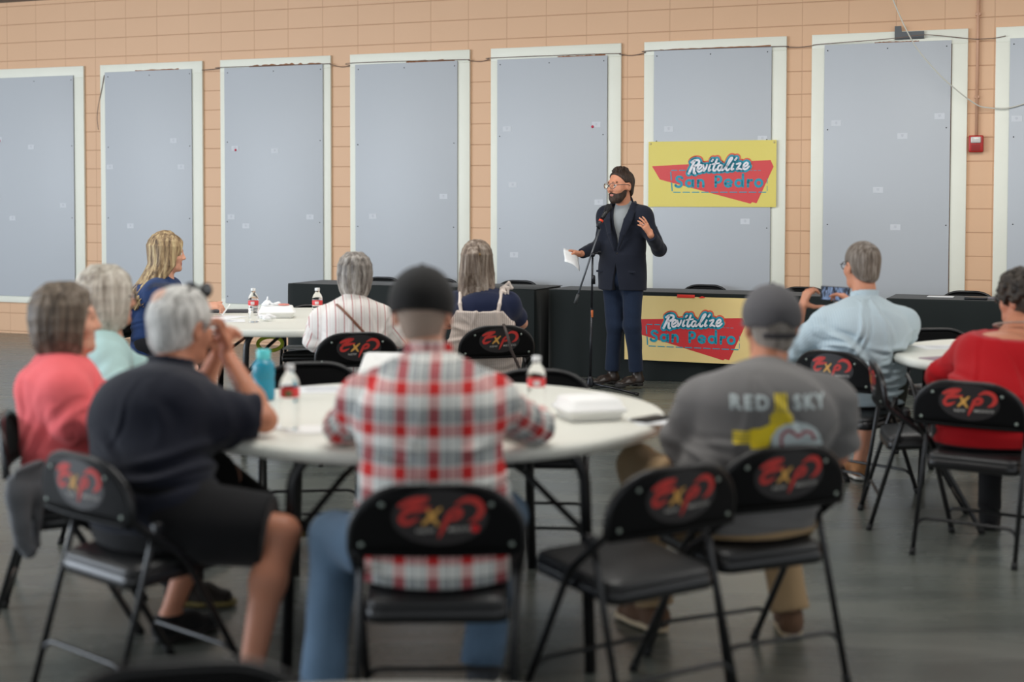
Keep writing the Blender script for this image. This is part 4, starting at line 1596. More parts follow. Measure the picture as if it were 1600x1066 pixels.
def chair_proto():
    root = empty('folding_chair', (0, 0, 0))
    mb = MB()
    L = []
    for sx in (-1,):
        pass
    def arch(w, z0, z1, rx, rz, n=12):
        """upper outline of the chair back: two elliptical corners joined by a flat top"""
        q = [(w - rx + rx * math.cos(t), z1 - rz + rz * math.sin(t)) for t in np.linspace(0, math.pi / 2, n)]
        return [(-x, z) for x, z in q] + [(x, z) for x, z in q[::-1]]
    AR = arch(.230, .60, .7455, .165, .130)
    P = fillet([(-.212, .225, .012), (-.222, -.02, .44), (-.230, bendy(.23, .575), .575)], .05, 6) + [Vector((x, bendy(x, z), z)) for x, z in AR] + fillet([(.230, bendy(.23, .575), .575), (.222, -.02, .44), (.212, .225, .012)], .05, 6)
    P2 = []
    for i in range(len(P) - 1):
        a, b = P[i], P[i + 1]
        n = max(1, int((b - a).length / .03))
        for k in range(n):
            P2.append(a + (b - a) * k / n)
    P2.append(P[-1])
    P3 = []
    for p in P2:
        w = min(1, max(0, (p.z - .58) / .05))
        P3.append(Vector((p.x, p.y * (1 - w) + bendy(p.x, p.z) * w, p.z)))
    mb.tube(P3, .0115, 10)
    mb.build('front_frame', M_black_metal, root)
    # back panel, slightly curved sheet with a rolled lower edge
    ol = [Vector((-.2285, 0, .565))] + [Vector((x, 0, z)) for x, z in arch(.2285, .6, .7495, .165, .132, 14)] + [Vector((.2285, 0, .565))]
    cols = sorted(set([round(p.x, 4) for p in ol] + [round(x, 4) for x in np.linspace(-.2285, .2285, 29)]))

    def top(x):
        best = .746
        for i in range(len(ol) - 1):
            a, b = ol[i], ol[i + 1]
            if abs(a.x - b.x) > 1e-6 and min(a.x, b.x) - 1e-6 <= x <= max(a.x, b.x) + 1e-6:
                return a.z + (b.z - a.z) * (x - a.x) / (b.x - a.x)
        return ol[1].z
    vs, fs = [], []
    K = 7
    for x in cols:
        t = top(x)
        for k in range(K):
            z = .565 + (t - .565) * k / (K - 1)
            vs.append((x, bendy(x, z) - .0135, z))
    n = len(cols)
    o = len(vs)
    vs += [(a, b + .012, c) for a, b, c in vs]
    for i in range(n - 1):
        for k in range(K - 1):
            a = i * K + k
            fs.append((a, a + 1, a + K + 1, a + K)); fs.append((o + a, o + a + K, o + a + K + 1, o + a + 1))
        fs.append((i * K, (i + 1) * K, o + (i + 1) * K, o + i * K)); fs.append((i * K + K - 1, o + i * K + K - 1, o + (i + 1) * K + K - 1, (i + 1) * K + K - 1))
    for k in range(K - 1):
        fs.append((k, o + k, o + k + 1, k + 1)); e = (n - 1) * K
        fs.append((e + k, e + k + 1, o + e + k + 1, o + e + k))
    mb = MB(); mb.add(vs, fs)
    mb.tube([(x, bendy(x, .565) - .008, .565) for x in np.linspace(-.228, .228, 15)], .0085, 8)
    bp = mb.build('back_panel', M_black_panel, root)
    sc = .000575
    off = [0]

    def xf(a, b):
        x, z = (a - 597) * sc, .755 - (b - 762) * sc
        return (x, bendy(x, z) - .0135 - off[0], z)
    F = Flat()
    ov = [(612 + 222 * math.cos(i / 36 * 6.2832), 915 + 132 * math.sin(i / 36 * 6.2832)) for i in range(36)]
    vs_, fs_ = [], []
    for rr in (0.02, .25, .5, .75, 1.0):
        vs_ += [(612 + (a - 612) * rr, 915 + (b - 915) * rr) for a, b in ov]
    for j in range(4):
        for i in range(36):
            k = (i + 1) % 36
            fs_.append((j * 36 + i, j * 36 + k, (j + 1) * 36 + k, (j + 1) * 36 + i))
    F.add((vs_, fs_)); off[0] = .0012
    lo = F.build('logo_oval', M_logo_oval, xf, bp)
    off[0] = .0024
    F = Flat()
    for pts, w, m in (
            ([(428, 860), (468, 842), (510, 830), (556, 822)], [18, 27, 27, 12], 0), ([(550, 828), (500, 856), (452, 884)], [20, 24, 22], 0),
            ([(452, 888), (490, 882), (534, 874), (572, 868)], [22, 22, 22, 8], 0), ([(456, 892), (434, 918), (444, 940), (474, 938), (514, 919)], [18, 25, 25, 22, 8], 0),
            ([(648, 903), (683, 880), (708, 890), (690, 916), (640, 928)], [16, 22, 24, 22, 10], 0), ([(658, 896), (634, 950), (608, 1010)], [20, 23, 7], 0),
            ([(688, 852), (737, 832), (784, 843), (804, 879), (786, 916), (750, 936)], [10, 26, 32, 32, 26, 7], 0),
            ([(536, 946), (575, 910), (616, 872)], [14, 22, 12], 1), ([(558, 880), (578, 914), (602, 948)], [14, 22, 14], 1)):
        F.add(stroke(pts, w), m)
    for word, x0, y0 in (('NEW', 546, 978), ('MEXICO', 722, 970)):
        a, b = text2d(word, 34, bold=.7, space=1.15)
        F.add(([(x0 + p[0] * (1.0 if word == 'NEW' else 1.0), y0 + 9 - p[1] * .8 - p[0] * .035) for p in a], b), 2)
    F.build('logo_lettering', [M_logo_red, M_logo_gold, M_logo_grey], xf, bp)
    for sx, sz in ((-.145, .700), (.145, .700), (-.20, .59), (.20, .59)):
        mb = MB(); mb.lathe([(0, 0), (.007, 0), (.006, .003), (0, .004)], n=10, cap=False)
        s = mb.build('rivet', M_silver, bp)
        s.location = (sx, bendy(sx, sz) - .0135, sz); s.rotation_euler = (math.pi / 2, 0, 0)
    # seat pan and pad
    mb = MB()
    poly = fillet([(-.195, -.19, 0), (.195, -.19, 0), (.20, .205, 0), (-.20, .205, 0)], [.05, .05, .04, .04], 6, closed=True)
    n = len(poly)
    vs, fs = [], []
    for z, s in ((.366, .985), (.368, 1.0), (.404, 1.0), (.406, .985)):
        vs += [(p.x * s, .007 + (p.y - .007) * s, z + .06 * (p.y + .19)) for p in poly]
    for j in range(3):
        for i in range(n):
            k = (i + 1) % n
            fs.append((j * n + i, j * n + k, (j + 1) * n + k, (j + 1) * n + i))
    fs += [tuple(range(n))[::-1], tuple(range(3 * n, 4 * n))]
    mb.add(vs, fs); mb.build('seat_pan', M_black_metal, root)
    mb = MB(); vs, fs = [], []
    R_ = [(.97, .404), (.985, .412), (.97, .422), (.90, .430), (.7, .436), (.4, .439), (.02, .440)]
    for s, z in R_:
        vs += [(p.x * s, .007 + (p.y - .007) * s, z + .06 * (.007 + (p.y - .007) * s + .19)) for p in poly]
    for j in range(len(R_) - 1):
        for i in range(n):
            k = (i + 1) % n
            fs.append((j * n + i, j * n + k, (j + 1) * n + k, (j + 1) * n + i))
    mb.add(vs, fs); mb.build('seat_pad', M_vinyl, root)
    # rear legs, one each, and the two stretchers
    for sx in (-1, 1):
        mb = MB()
        mb.tube([(sx * .207, -.115, .545), (sx * .209, -.135, .47), (sx * .214, -.268, .014)], .0105, 10)
        mb.box((sx * .214, -.112, .54), (.012, .014, .020), bev=.004)
        lg = mb.build('rear_leg', M_black_metal, root)
        mb = MB(); mb.tube([(sx * .214, -.264, .028), (sx * .214, -.273, .0)], .014, 10)
        mb.build('foot_cap', M_rubber, lg)
        mb = MB(); mb.tube([(sx * .2125, .212, .035), (sx * .212, .231, .0)], .0145, 10)
        mb.build('foot_cap', M_rubber, root)
    ry = lambda z: -.135 - (.47 - z) / .456 * .133
    mb = MB(); mb.tube(fillet([(-.212, ry(.09), .09), (-.208, ry(.155) + .002, .155), (.208, ry(.155) + .002, .155), (.212, ry(.09), .09)], .05, 8), .0075, 8)
    mb.build('rear_stretcher', M_black_metal, root)
    fy = lambda z: .225 - (z - .012) / .428 * .245
    mb = MB(); mb.tube(fillet([(-.213, fy(.07), .07), (-.210, fy(.13) - .002, .13), (.210, fy(.13) - .002, .13), (.213, fy(.07), .07)], .05, 8), .0075, 8)
    mb.build('front_stretcher', M_black_metal, root)
    return root


CH = chair_proto()
_first = [True]


def chair(cx, cy, fx, fy, label, group='black folding chairs'):
    """chair whose back-panel centre stands over (cx, cy), facing (fx, fy)"""
    f = unit((fx, fy, 0))
    o = CH if _first[0] else copy_tree(CH)
    _first[0] = False
    o.location = (cx + f[0] * .215, cy + f[1] * .215, 0)
    o.rotation_euler = (0, 0, math.atan2(-f[0], f[1]))
    return tag(o, label, 'chair', group)


chair(-.199, 3.755, -.03, 1, 'black folding chair under the man in the plaid shirt')
_c = CH
ch = chair(.83, 4.34, -.42, .9, 'black folding chair under the man in the grey cap')
chair(.46, 4.02, -.55, .83, 'empty black folding chair between the plaid shirt man and the grey cap man')
chair(-1.265, 4.19, .66, .75, 'black folding chair under the man in navy and shorts')
chair(1.62, 7.14, .74, .67, 'black folding chair under the man in the light blue shirt')
chair(1.725, 6.667, .99, -.147, 'empty black folding chair seen side on beside the light blue shirt man')
chair(1.915, 5.93, .585, .81, 'black folding chair under the woman in red')
chair(-.885, 8.10, -.22, .97, 'black folding chair under the woman in the striped blouse')
chair(-.09, 8.56, -.30, .95, 'black folding chair under the woman with the ponytail')
chair(-1.765, 4.99, .97, .22, 'black folding chair under the woman in coral')
chair(-1.95, 5.95, .98, -.15, 'black folding chair under the woman in pale aqua')
chair(-2.66, 9.72, .97, -.15, 'black folding chair under the blonde woman in navy')
chair(-.93, 6.56, .12, -1, 'empty black folding chair facing the front on the far side of the main round table')
chair(.12, 6.30, -.08, -1, 'empty black folding chair tucked in behind the water bottle on the main round table')
chair(2.52, 8.42, .12, -1, 'empty black folding chair on the far side of the right round table')
chair(-1.42, 10.25, .05, -1, 'empty black folding chair with papers on its seat under the far round table')
chair(-.53, 2.255, .2, -1, 'black folding chair at the bottom edge, only its rounded top showing')
for u, v, nm, gap in ((614, 437, 'first', .24), (703, 439, 'second', .24), (824, 441, 'third', .24), (1110, 444, 'banner', .19), (1262, 448, 'phone', .19), (1515, 451, 'right', .19)):
    x, z = on_wall(u, v)
    q = wallpt(x, 0, gap)
    k = gap / WC * 0
    chair(q[0], q[1], -WS, -WC, {'banner': 'black folding chair behind the draped table with the banner', 'phone': 'black folding chair showing just left of the phone of the light blue shirt man',
                                'right': 'black folding chair behind the right draped table'}.get(nm, 'black folding chair behind the left draped table, %s from the left' % nm), 'chairs behind the draped tables')
# red sticker on the nearest chair only
_bp = [c for c in _c.children if c.name.startswith('back_panel')][0]
F = Flat(); F.add(([(775 + 20 * math.cos(i / 16 * 6.2832), 968 + 18 * math.sin(i / 16 * 6.2832)) for i in range(16)], [tuple(range(16))]))
so = F.build('sticker', mat('red_sticker', lin(215, 28, 36), .4), lambda a, b: ((a - 597) * .000575, bendy((a - 597) * .000575, .755 - (b - 762) * .000575) - .0170, .755 - (b - 762) * .000575), _bp)
so['label'] = 'round red sticker'


# ================================================================== round tables
def round_table(cx, cy, rot, label, R=.9, zt=.74, ly=.61, lyf=None):
    ly0 = ly
    root = empty('round_table', (cx, cy, 0), rot, label, 'table', 'white round folding tables')
    mb = MB()
    mb.lathe([(0, zt), (R - .03, zt), (R - .012, zt - .003), (R - .003, zt - .012), (R, zt - .025), (R - .004, zt - .040), (R - .016, zt - .047), (R - .05, zt - .047), (R - .055, zt - .03), (0, zt - .03)], n=96, cap=False)
    mb.build('tabletop', M_table, root)
    for sy in (-1, 1):
        ly = ly0 if sy < 0 else (lyf or ly0)
        for sx in (-1, 1):
            mb = MB(); mb.tube(fillet([(sx * .42, sy * (ly - .02), zt - .04), (sx * .46, sy * (ly - .01), zt - .09), (sx * .48, sy * ly, 0.0)], .05), .019, 12)
            mb.build('leg', M_black_metal, root)
            mb = MB(); mb.tube([(sx * .12, sy * .16, zt - .045), (sx * .30, sy * ly * .68, zt - .14), (sx * .47, sy * (ly - .006), zt - .30)], .0105, 8)
            mb.build('brace', M_black_metal, root)
        mb = MB(); mb.tube([(-.42, sy * (ly - .02), zt - .042), (.42, sy * (ly - .02), zt - .042)], .013, 8)
        mb.build('crossbar', M_black_metal, root)
    mb = MB()
    for sx in (-1, 1):
        mb.box((sx * .13, 0, zt - .042), (.018, .60, .012), bev=.003)
    mb.build('frame_rail', M_black_metal, root)
    return root


T1 = round_table(-.32, 5.17, .13, 'large white round table in the middle with bottles and a takeout box', R=.88, ly=.75, lyf=.55)
T2 = round_table(-1.36, 9.30, .32, 'white round table at the far left with the blonde woman')
T3 = round_table(2.83, 7.12, .3, 'white round table beside the woman in red')
T0 = round_table(-.16, 1.335, .2, 'white round table at the bottom edge, only a sliver of its far rim showing')


# ================================================================== things on the tables
M_clear = mat('clear_plastic', (1, 1, 1), .05, trans=1.0, spec=.5)
M_clear.node_tree.nodes['Principled BSDF'].inputs['IOR'].default_value = 1.12
M_label = mat('red_bottle_label', lin(225, 60, 62), .45, var=.06, vscale=60)
M_label_w = mat('white_label_print', lin(238, 225, 225), .45)
M_capw = mat('white_bottle_cap', lin(236, 238, 238), .4)
M_teal = mat('teal_bottle_plastic', lin(38, 160, 190), .25, trans=.35, spec=.5)
M_teal2 = mat('teal_bottle_lid', lin(90, 200, 205), .35)
M_green_l = mat('green_label_print', lin(110, 125, 80), .5)


def bottle(u, v, Y, label, green=False, level=.12):
    p = at(u, v, Y)
    r = empty('water_bottle', (p[0], p[1], .7402 if not green else .7425), 0, label, 'bottle', 'clear water bottles')
    mb = MB()
    prof = [(0, .004), (.022, .0), (.030, .003), (.032, .012)]
    for i in range(5):
        z = .02 + i * .016
        prof += [(.0318, z), (.0300, z + .006), (.0318, z + .012)]
    prof += [(.0318, .105), (.0308, .108), (.0308, .140), (.032, .143), (.0315, .152), (.027, .168), (.020, .180), (.0135, .190), (.0125, .200), (.0125, .206)]
    mb.lathe(prof, n=28)
    mb.build('bottle_body', M_clear, r)
    mb = MB(); mb.lathe([(.0316, .109), (.0322, .1095), (.0322, .1385), (.0316, .139)], n=28, cap=False)
    lb = mb.build('paper_label', M_label, r)
    mb = MB(); vs, fs = [], []
    for i in range(9):
        a = -1.9 + i * .09
        vs += [(.0327 * math.cos(a), .0327 * math.sin(a), .114), (.0327 * math.cos(a), .0327 * math.sin(a), .133)]
    fs = [(2 * i, 2 * i + 2, 2 * i + 3, 2 * i + 1) for i in range(8)]
    mb.add(vs, fs); mb.build('label_print', M_green_l if green else M_label_w, lb)
    mb = MB(); mb.lathe([(.0145, .198), (.0152, .200), (.0152, .213), (.0135, .216), (0, .216)], n=24); mb.build('cap', M_capw, r)
    return r


bottle(396, 505.5, 8.9, 'clear water bottle beside the blonde woman\'s papers')
bottle(496, 507, 8.93, 'clear water bottle in front of the striped blouse woman')
bottle(453, 674, 4.70, 'clear water bottle beside the teal bottle on the main table', True)
bottle(838, 652, 5.0, 'clear water bottle right of the plaid shirt man')
p = at(412, 622, 5.42)
tb = empty('drink_bottle', (p[0], p[1], .7402), .3, 'teal sports bottle with a pale lid on the main table', 'bottle')
mb = MB(); mb.lathe([(0, 0), (.038, 0), (.042, .005), (.043, .02), (.0425, .075), (.040, .082), (.0425, .09), (.043, .13), (.038, .145), (.026, .155), (.024, .158)], n=32); mb.build('bottle_body', M_teal, tb)
mb = MB(); mb.lathe([(.026, .155), (.027, .157), (.027, .190), (.024, .194), (0, .194)], n=28); mb.build('lid', M_teal2, tb)


def takeout(x, y, z, rz, label, s=.115, openlid=0.0):
    r = empty('takeout_box', (x, y, z), rz, label, 'takeout box', 'white foam takeout boxes')

    def tray(sg):
        mb = MB(); vs, fs = [], []
        def sq(h, zz):
            c = fillet([(-h, -h, zz), (h, -h, zz), (h, h, zz), (-h, h, zz)], .025, 5, closed=True)
            return [tuple(q) for q in c]
        loops = [sq(s - .018, 0), sq(s - .014, .003), sq(s - .002, .032), sq(s + .006, .034), sq(s + .006, .037), sq(s - .006, .037), sq(s - .018, .006)]
        n = len(loops[0])
        for L in loops: vs += [(a, b, c * sg) for a, b, c in L]
        for j in range(len(loops) - 1):
            for i in range(n):
                k = (i + 1) % n
                fs.append((j * n + i, j * n + k, (j + 1) * n + k, (j + 1) * n + i))
        fs += [tuple(range(n))[::-1], tuple(range((len(loops) - 1) * n, len(loops) * n))]
        mb.add(vs, fs)
        return mb
    tray(1).build('tray', M_foam, r)
    m = tray(-1)
    lid = m.build('lid', M_foam, r)
    if openlid:
        lid.location = (0, s, .037)
        lid.rotation_euler = (openlid, 0, 0)
        for v in lid.data.vertices: v.co.y -= s; v.co.z += .037
        lid.location = (0, s + .002, .037)
        lid.rotation_euler = (-openlid, 0, 0)
    else:
        lid.location = (0, 0, .0745)
    return r


p = at(920, 658, 4.98)
takeout(p[0], p[1], .7405, .28, 'closed white foam takeout box on the right side of the main table', s=.105)
p = at(592, 601, 5.55)
takeout(p[0], p[1], .7405, -.1, 'open white foam takeout box with raised lid on the main table', openlid=2.72)
p = at(433, 494, 9.30)
TBX = takeout(p[0], p[1], .7405, .15, 'closed white foam takeout box on the far round table')


def sheet(u, v, Y, w, d, rz, label, z=.7406, m=None, name='paper', cat='paper', t=.0006, group='papers on the tables', printed=False):
    p = at(u, v, Y)
    mb = MB(); mb.box((0, 0, t), (w / 2, d / 2, t))
    o = mb.build(name, m or M_paper, None, (p[0], p[1], z), rz)
    if printed:
        q = MB()
        for i in range(7):
            q.box((random.uniform(-.01, .0), d * (.34 - i * .1), 2 * t + .0002), (w * random.uniform(.2, .36), .003, .0001))
        q.build('print', M_ink, o)
    return tag(o, label, cat, group)


o = sheet(505, 608, 5.72, .28, .21, .15, 'white printed sheet with a red mark beside the clear bottle on the main table', printed=True)
mb = MB(); mb.lathe([(0, 0), (.012, 0), (.012, .0006), (0, .0006)], n=12, cap=False)
d_ = mb.build('red_mark', M_label, o); d_.location = (.085, -.02, .0013)
sheet(392, 690, 4.74, .21, .15, .7, 'white sheet under the elbow of the man in navy', printed=True)
p = at(484, 682, 4.70)
mb = MB(); mb.lathe([(0, .0012), (.080, .0012), (.088, .003), (.089, .002), (.082, 0), (0, 0)], n=36, cap=False)
tag(mb.build('paper_plate', M_foam, None, (p[0], p[1], .7406)), 'white paper plate on the main table by the clear bottle', 'plate')
p = at(1019, 660, 4.9)
nk = MB(); nk.box((0, 0, .0012), (.072, .075, .0012), bev=.001)
tag(nk.build('napkin', M_paper, None, (p[0], p[1], .7405), .25), 'white napkin under the black phone on the main table', 'napkin')
M_phone = mat('black_phone_glass', lin(16, 17, 20), .4, spec=.15)
p = at(1018, 656, 4.92)
ph = empty('phone', (p[0], p[1], .7432), -.75, 'black phone lying on a napkin on the main table', 'phone')
mb = MB(); mb.box((0, 0, .0042), (.037, .075, .0042), bev=.003, seg=3); mb.build('phone_case', mat('black_phone_case', lin(20, 20, 22), .6, spec=.2), ph)
mb = MB(); mb.box((0, 0, .0086), (.034, .071, .0003)); mb.build('screen', M_phone, ph)
# far table
sheet(345, 503, 9.0, .30, .21, .2, 'loose white sheet nearest the blonde woman\'s hands', printed=True)
sheet(350, 497, 9.28, .21, .28, -.4, 'white sheet under the blonde woman\'s hands')
p = at(362, 487.5, 9.75)
mb = MB(); mb.box((0, 0, .006), (.15, .10, .006), bev=.004)
tag(mb.build('notebook', mat('dark_notebook', lin(58, 60, 66), .5), None, (p[0], p[1], .7405), .1), 'flat dark notebook on the far round table', 'notebook')
Fd = Field(.003)
rs = random.Random(5)
p = at(417, 501, 9.0)
for i in range(9):
    Fd.ell((p[0] + rs.uniform(-.03, .03), p[1] + rs.uniform(-.03, .03), .758 + rs.uniform(0, .018)), (rs.uniform(.015, .028), rs.uniform(.012, .022), rs.uniform(.008, .016)), None, .006)
Fd.cut((0, 0, .7406), (0, 0, -1))
tag(solid(Fd, 'napkin', M_paper, (p[0], p[1], .7406)), 'crumpled white napkin beside the takeout box on the far round table', 'napkin')
p = at(433, 474, 9.15)
Fd = Field(.003)
for i in range(8):
    Fd.ell((TBX.location.x - .02 + rs.uniform(-.055, .03), TBX.location.y + rs.uniform(-.03, .03), .822 + rs.uniform(0, .02)), (rs.uniform(.012, .025), rs.uniform(.010, .02), rs.uniform(.006, .016)), None, .006)
Fd.cap((TBX.location.x - .07, TBX.location.y, .825), (TBX.location.x - .062, TBX.location.y, .872), .010, .005, .006)
Fd.cut((0, 0, .8176), (0, 0, -1))
tag(solid(Fd, 'wrapper', M_paper, (TBX.location.x, TBX.location.y, .815)), 'crumpled white wrapper on top of the far takeout box', 'wrapper')
Fd = Field(.003)
Fd.ell((TBX.location.x + .045, TBX.location.y, .823), (.038, .02, .009), None, .006)
Fd.cut((0, 0, .8176), (0, 0, -1))
tag(solid(Fd, 'wrapper', mat('pink_wrapper', lin(206, 130, 120), .5, var=.3, vscale=60), (TBX.location.x, TBX.location.y, .815)), 'small pinkish wrapper on top of the far takeout box', 'wrapper')
# papers and lime loop on the seat under the far table
p = at(470, 552, 9.9)
for i in range(3):
    mb = MB(); mb.box((0, 0, .002), (.16, .11, .0018), bev=.001)
    tag(mb.build('paper', M_paper, None, (-1.44 + .012 * i, 9.97 - .01 * i, .4700 + .0042 * i), .08 * i), 'white booklet on the chair seat under the far round table, %s of three' % ('bottom', 'middle', 'top')[i], 'booklet', 'booklets on the chair seat')
p = at(424, 552, 9.86)
mb = MB()
mb.tube([(p[0] + .085 * math.cos(a), p[1] - .05 + .03 * math.sin(a), .515 + .045 * math.sin(a)) for a in np.linspace(0, 2 * math.pi, 28)[:-1]], .013, 10, closed=True)
tag(mb.build('strap_loop', mat('lime_green_strap', lin(214, 232, 70), .6)), 'lime green loop strap hanging beside the booklets under the far round table', 'strap')
# right table
sheet(1475, 541, 7.45, .28, .21, .1, 'white sheet on the round table beside the woman in red', printed=True)
sheet(1478, 563, 6.9, .21, .15, .5, 'mauve folder on the round table beside the woman in red', m=mat('mauve_card', lin(150, 128, 140), .6), name='folder', cat='folder', t=.002)
# right draped table
zt = .7455
p = at(1525, 469, 11.05)
mb = MB(); mb.box((0, 0, .011), (.085, .05, .011), bev=.006)
tag(mb.build('tablet_case', mat('black_case', lin(16, 18, 22), .35), None, (p[0], p[1], zt), WALL_ROT), 'black case lying on the right draped table', 'case')
p = at(1470, 463, 11.4)
mb = MB(); mb.box((0, 0, .0015), (.10, .07, .0015))
tag(mb.build('paper', M_paper, None, (p[0], p[1], zt), WALL_ROT), 'white sheet on the right draped table left of the black case', 'paper')
p = at(1556, 465, 11.2)
mb = MB(); mb.box((0, 0, .0035), (.07, .05, .0035), bev=.001)
tag(mb.build('folder', mat('grey_folder', lin(120, 115, 125), .5), None, (p[0], p[1], zt), WALL_ROT), 'thin grey folder on the right draped table right of the black case', 'folder')


# ================================================================== people
def skin(name, c):
    m = mat(name, c, .5, spec=.35, var=.07, vscale=22)
    b = m.node_tree.nodes['Principled BSDF']
    b.inputs['Subsurface Weight'].default_value = .08
    b.inputs['Subsurface Radius'].default_value = (.02, .008, .004)
    return m


SK_A = skin('skin_fair', lin(216, 160, 134))
SK_B = skin('skin_tan', lin(205, 142, 112))
SK_C = skin('skin_warm', lin(190, 128, 100))
LIP = mat('lips', lin(178, 104, 96), .45)
EYEM = mat('eye_white', lin(225, 222, 218), .2)
IRIS = mat('iris', lin(48, 36, 28), .15)
BROW = mat('brow_dark', lin(62, 46, 38), .8)
BROW_G = mat('brow_grey', lin(150, 140, 130), .8)
LENS = mat('glasses_lens', (1, 1, 1), .03, trans=1.0)
LENS.node_tree.nodes['Principled BSDF'].inputs['IOR'].default_value = 1.05
LENS_D = mat('dark_lens', lin(18, 18, 20), .12)
FRAME = mat('glasses_frame', lin(40, 38, 40), .35)
SOLE = mat('dark_sole', lin(24, 22, 22), .7)
SOLE_T = mat('tan_sole', lin(190, 170, 140), .7)
SOLE_W = mat('white_sole', lin(225, 220, 210), .6)


def cloth(name, c, rough=.85, bump=.12, bscale=160, var=.05, sheen=.1):
    return mat(name, c, rough, spec=.2, bump=bump, bscale=bscale, var=var, vscale=18, sheen=sheen)


def base_of(p): return (p[0], p[1])


# ---- 1 man in plaid shirt -------------------------------------------------
red_, gry, wht, nvy = lin(196, 44, 44), lin(96, 104, 110), lin(228, 228, 222), lin(40, 44, 58)
PLAID = cloth_pattern('red_white_grey_plaid', .0925, .112,
                      [(0, red_), (.24, wht), (.34, lin(160, 165, 165)), (.42, wht), (.50, gry), (.56, wht), (.72, gry), (.80, wht), (.90, red_)],
                      [(0, red_), (.20, lin(210, 200, 195)), (.25, gry), (.50, lin(120, 128, 130)), (.56, nvy), (.60, wht), (.92, red_)], uo=.13, vo=.30)
P = Person((-.21, 3.98), 'person in a red plaid shirt and black cap seen from behind at the main table', (-.210, 3.985, .55), (-.245, 4.14, 1.040), (-.268, 4.26, 1.165),
           (-.02, 1, 0), (.03, 1, .0), g=1.22, sw=.185, bulge=.045, sdrop=.125, hs=1.03)
P.seat, P.table = (-.199, 3.755, -.03, 1), (-.32, 5.17, .88)
P.arm('l', (-.40, 4.66, .785), (-1, -.3, 0), elbow=(-.525, 4.40, .80), hd=(.9, .5, 0), hn=(0, 0, -1))
P.arm('r', (-.06, 4.66, .785), (1, -.3, 0), elbow=(.07, 4.42, .80), hd=(-.9, .5, 0), hn=(0, 0, -1))
P.leg('l', (-.545, 4.06, .09), knee=(-.525, 4.22, .50), toe=(-.1, 1, 0))
P.leg('r', (-.09, 4.28, .09), knee=(-.03, 4.42, .52), toe=(.1, 1, 0))
P.body(SK_A, LIP, EYEM, IRIS, BROW)
sh = P.shirt('shirt', PLAID, o=.016, hem=.42, sr=.068, er=.058, wr=.042, fold=.0035, seed=1.3, low_g=1.04)
P.collar('collar', PLAID, r=.066, h=.040, parent=sh)
for ob in bpy.data.objects:
    if ob.name == 'collar' and ob.parent == sh:
        a_ = ob.data.attributes.new('weave', 'FLOAT_VECTOR', 'POINT')
        for i_, v_ in enumerate(ob.data.vertices): a_.data[i_].vector = (math.atan2(v_.co.y, v_.co.x) * .07, v_.co.z * 1.0 + .02, 0)
P.trousers('jeans', cloth('blue_jeans', lin(92, 116, 140), bump=.25, var=.15), o=.014, kr=.072, ar=.062, fold=.005)
P.shoes('shoe', cloth('grey_shoe', lin(70, 72, 76)), SOLE_W)
P.hair_short(mat('grey_stubble', lin(150, 132, 118), .9, var=.15, vscale=120), infl=.003, fold=0)
P.ball_cap(cloth('black_cap_felt', lin(30, 29, 28), var=.15), brim=True, infl=.022, low=-.005, tall=1.0, tilt=.22)

# ---- 2 man with RED SKY shirt ---------------------------------------------
GREYT = cloth('charcoal_tee', lin(110, 108, 107), bump=.15)
P = Person((.79, 4.56), 'person in a grey cap and charcoal printed t-shirt seen from behind', (.745, 4.545, .545), (.83, 4.60, .960), (.862, 4.72, 1.090),
           (-.24, 1, 0), (-.08, 1, .02), cfwd=(-.08, 1, 0), g=1.32, sw=.205, bulge=.04, sdrop=.115, hs=1.03)
P.seat, P.table = (.83, 4.34, -.42, .9), (-.32, 5.17, .88)
P.arm('l', (.66, 4.98, .64), (-1, -.3, 0), elbow=(.555, 4.70, .67), hd=(.7, .7, -.1), hn=(.2, 0, -1))
P.arm('r', (.93, 4.93, .66), (1, -.3, 0), elbow=(1.075, 4.68, .665), hd=(-.7, .7, -.1), hn=(-.2, 0, -1))
P.leg('l', (.50, 4.93, .09), knee=(.45, 5.02, .565), toe=(-.5, .8, 0))
P.leg('r', (.965, 4.87, .09), knee=(.90, 5.0, .56), toe=(.1, 1, 0))
P.body(SK_C, LIP, EYEM, IRIS, BROW_G)
sh2 = P.shirt('t_shirt', GREYT, o=.016, sleeve='short', part=.92, hem=.47, sr=.085, er=.072, fold=.005, seed=4.1, weave=False)
P.collar('collar', GREYT, r=.068, h=.016, parent=sh2)
P.trousers('trousers', cloth('khaki_trousers', lin(158, 132, 98)), o=.014, kr=.072, ar=.066, fold=.004)
P.shoes('shoe', cloth('brown_suede_shoe', lin(98, 72, 54)), SOLE_T)
P.hair_short(hair_mat('grey_hair_short', lin(92, 84, 76), lin(150, 142, 134), scale=60), infl=.008)
P.ball_cap(cloth('grey_cotton_cap', lin(84, 82, 84), var=.08), brim=True, opening=True, strap=cloth('grey_strap', lin(52, 50, 52)), infl=.020, low=-.006, tall=.98, tilt=.10)
# shirt print: lettering, half sun symbol and pale shape, laid on the back of the shirt
dg = bpy.context.evaluated_depsgraph_get()
bvh = BVHTree.FromPolygons([v.co.copy() for v in sh2.data.vertices], [tuple(p.vertices) for p in sh2.data.polygons])


def on_back(off):
    def f(a, b):
        # a, b metres right / up on the back, measured from the print centre
        hit = bvh.ray_cast(Vector((.035 + a, -1.5, .845 + b)), Vector((0, 1, 0)))
        y = hit[0].y if hit[0] is not None else -.2
        return (.035 + a, y - off, .845 + b)
    return f


def densify(poly, st=.012):
    out = []
    for i in range(len(poly)):
        a, b = np.array(poly[i]), np.array(poly[(i + 1) % len(poly)])
        n = max(1, int(np.linalg.norm(b - a) / st))
        out += [tuple(a + (b - a) * k / n) for k in range(n)]
    return out


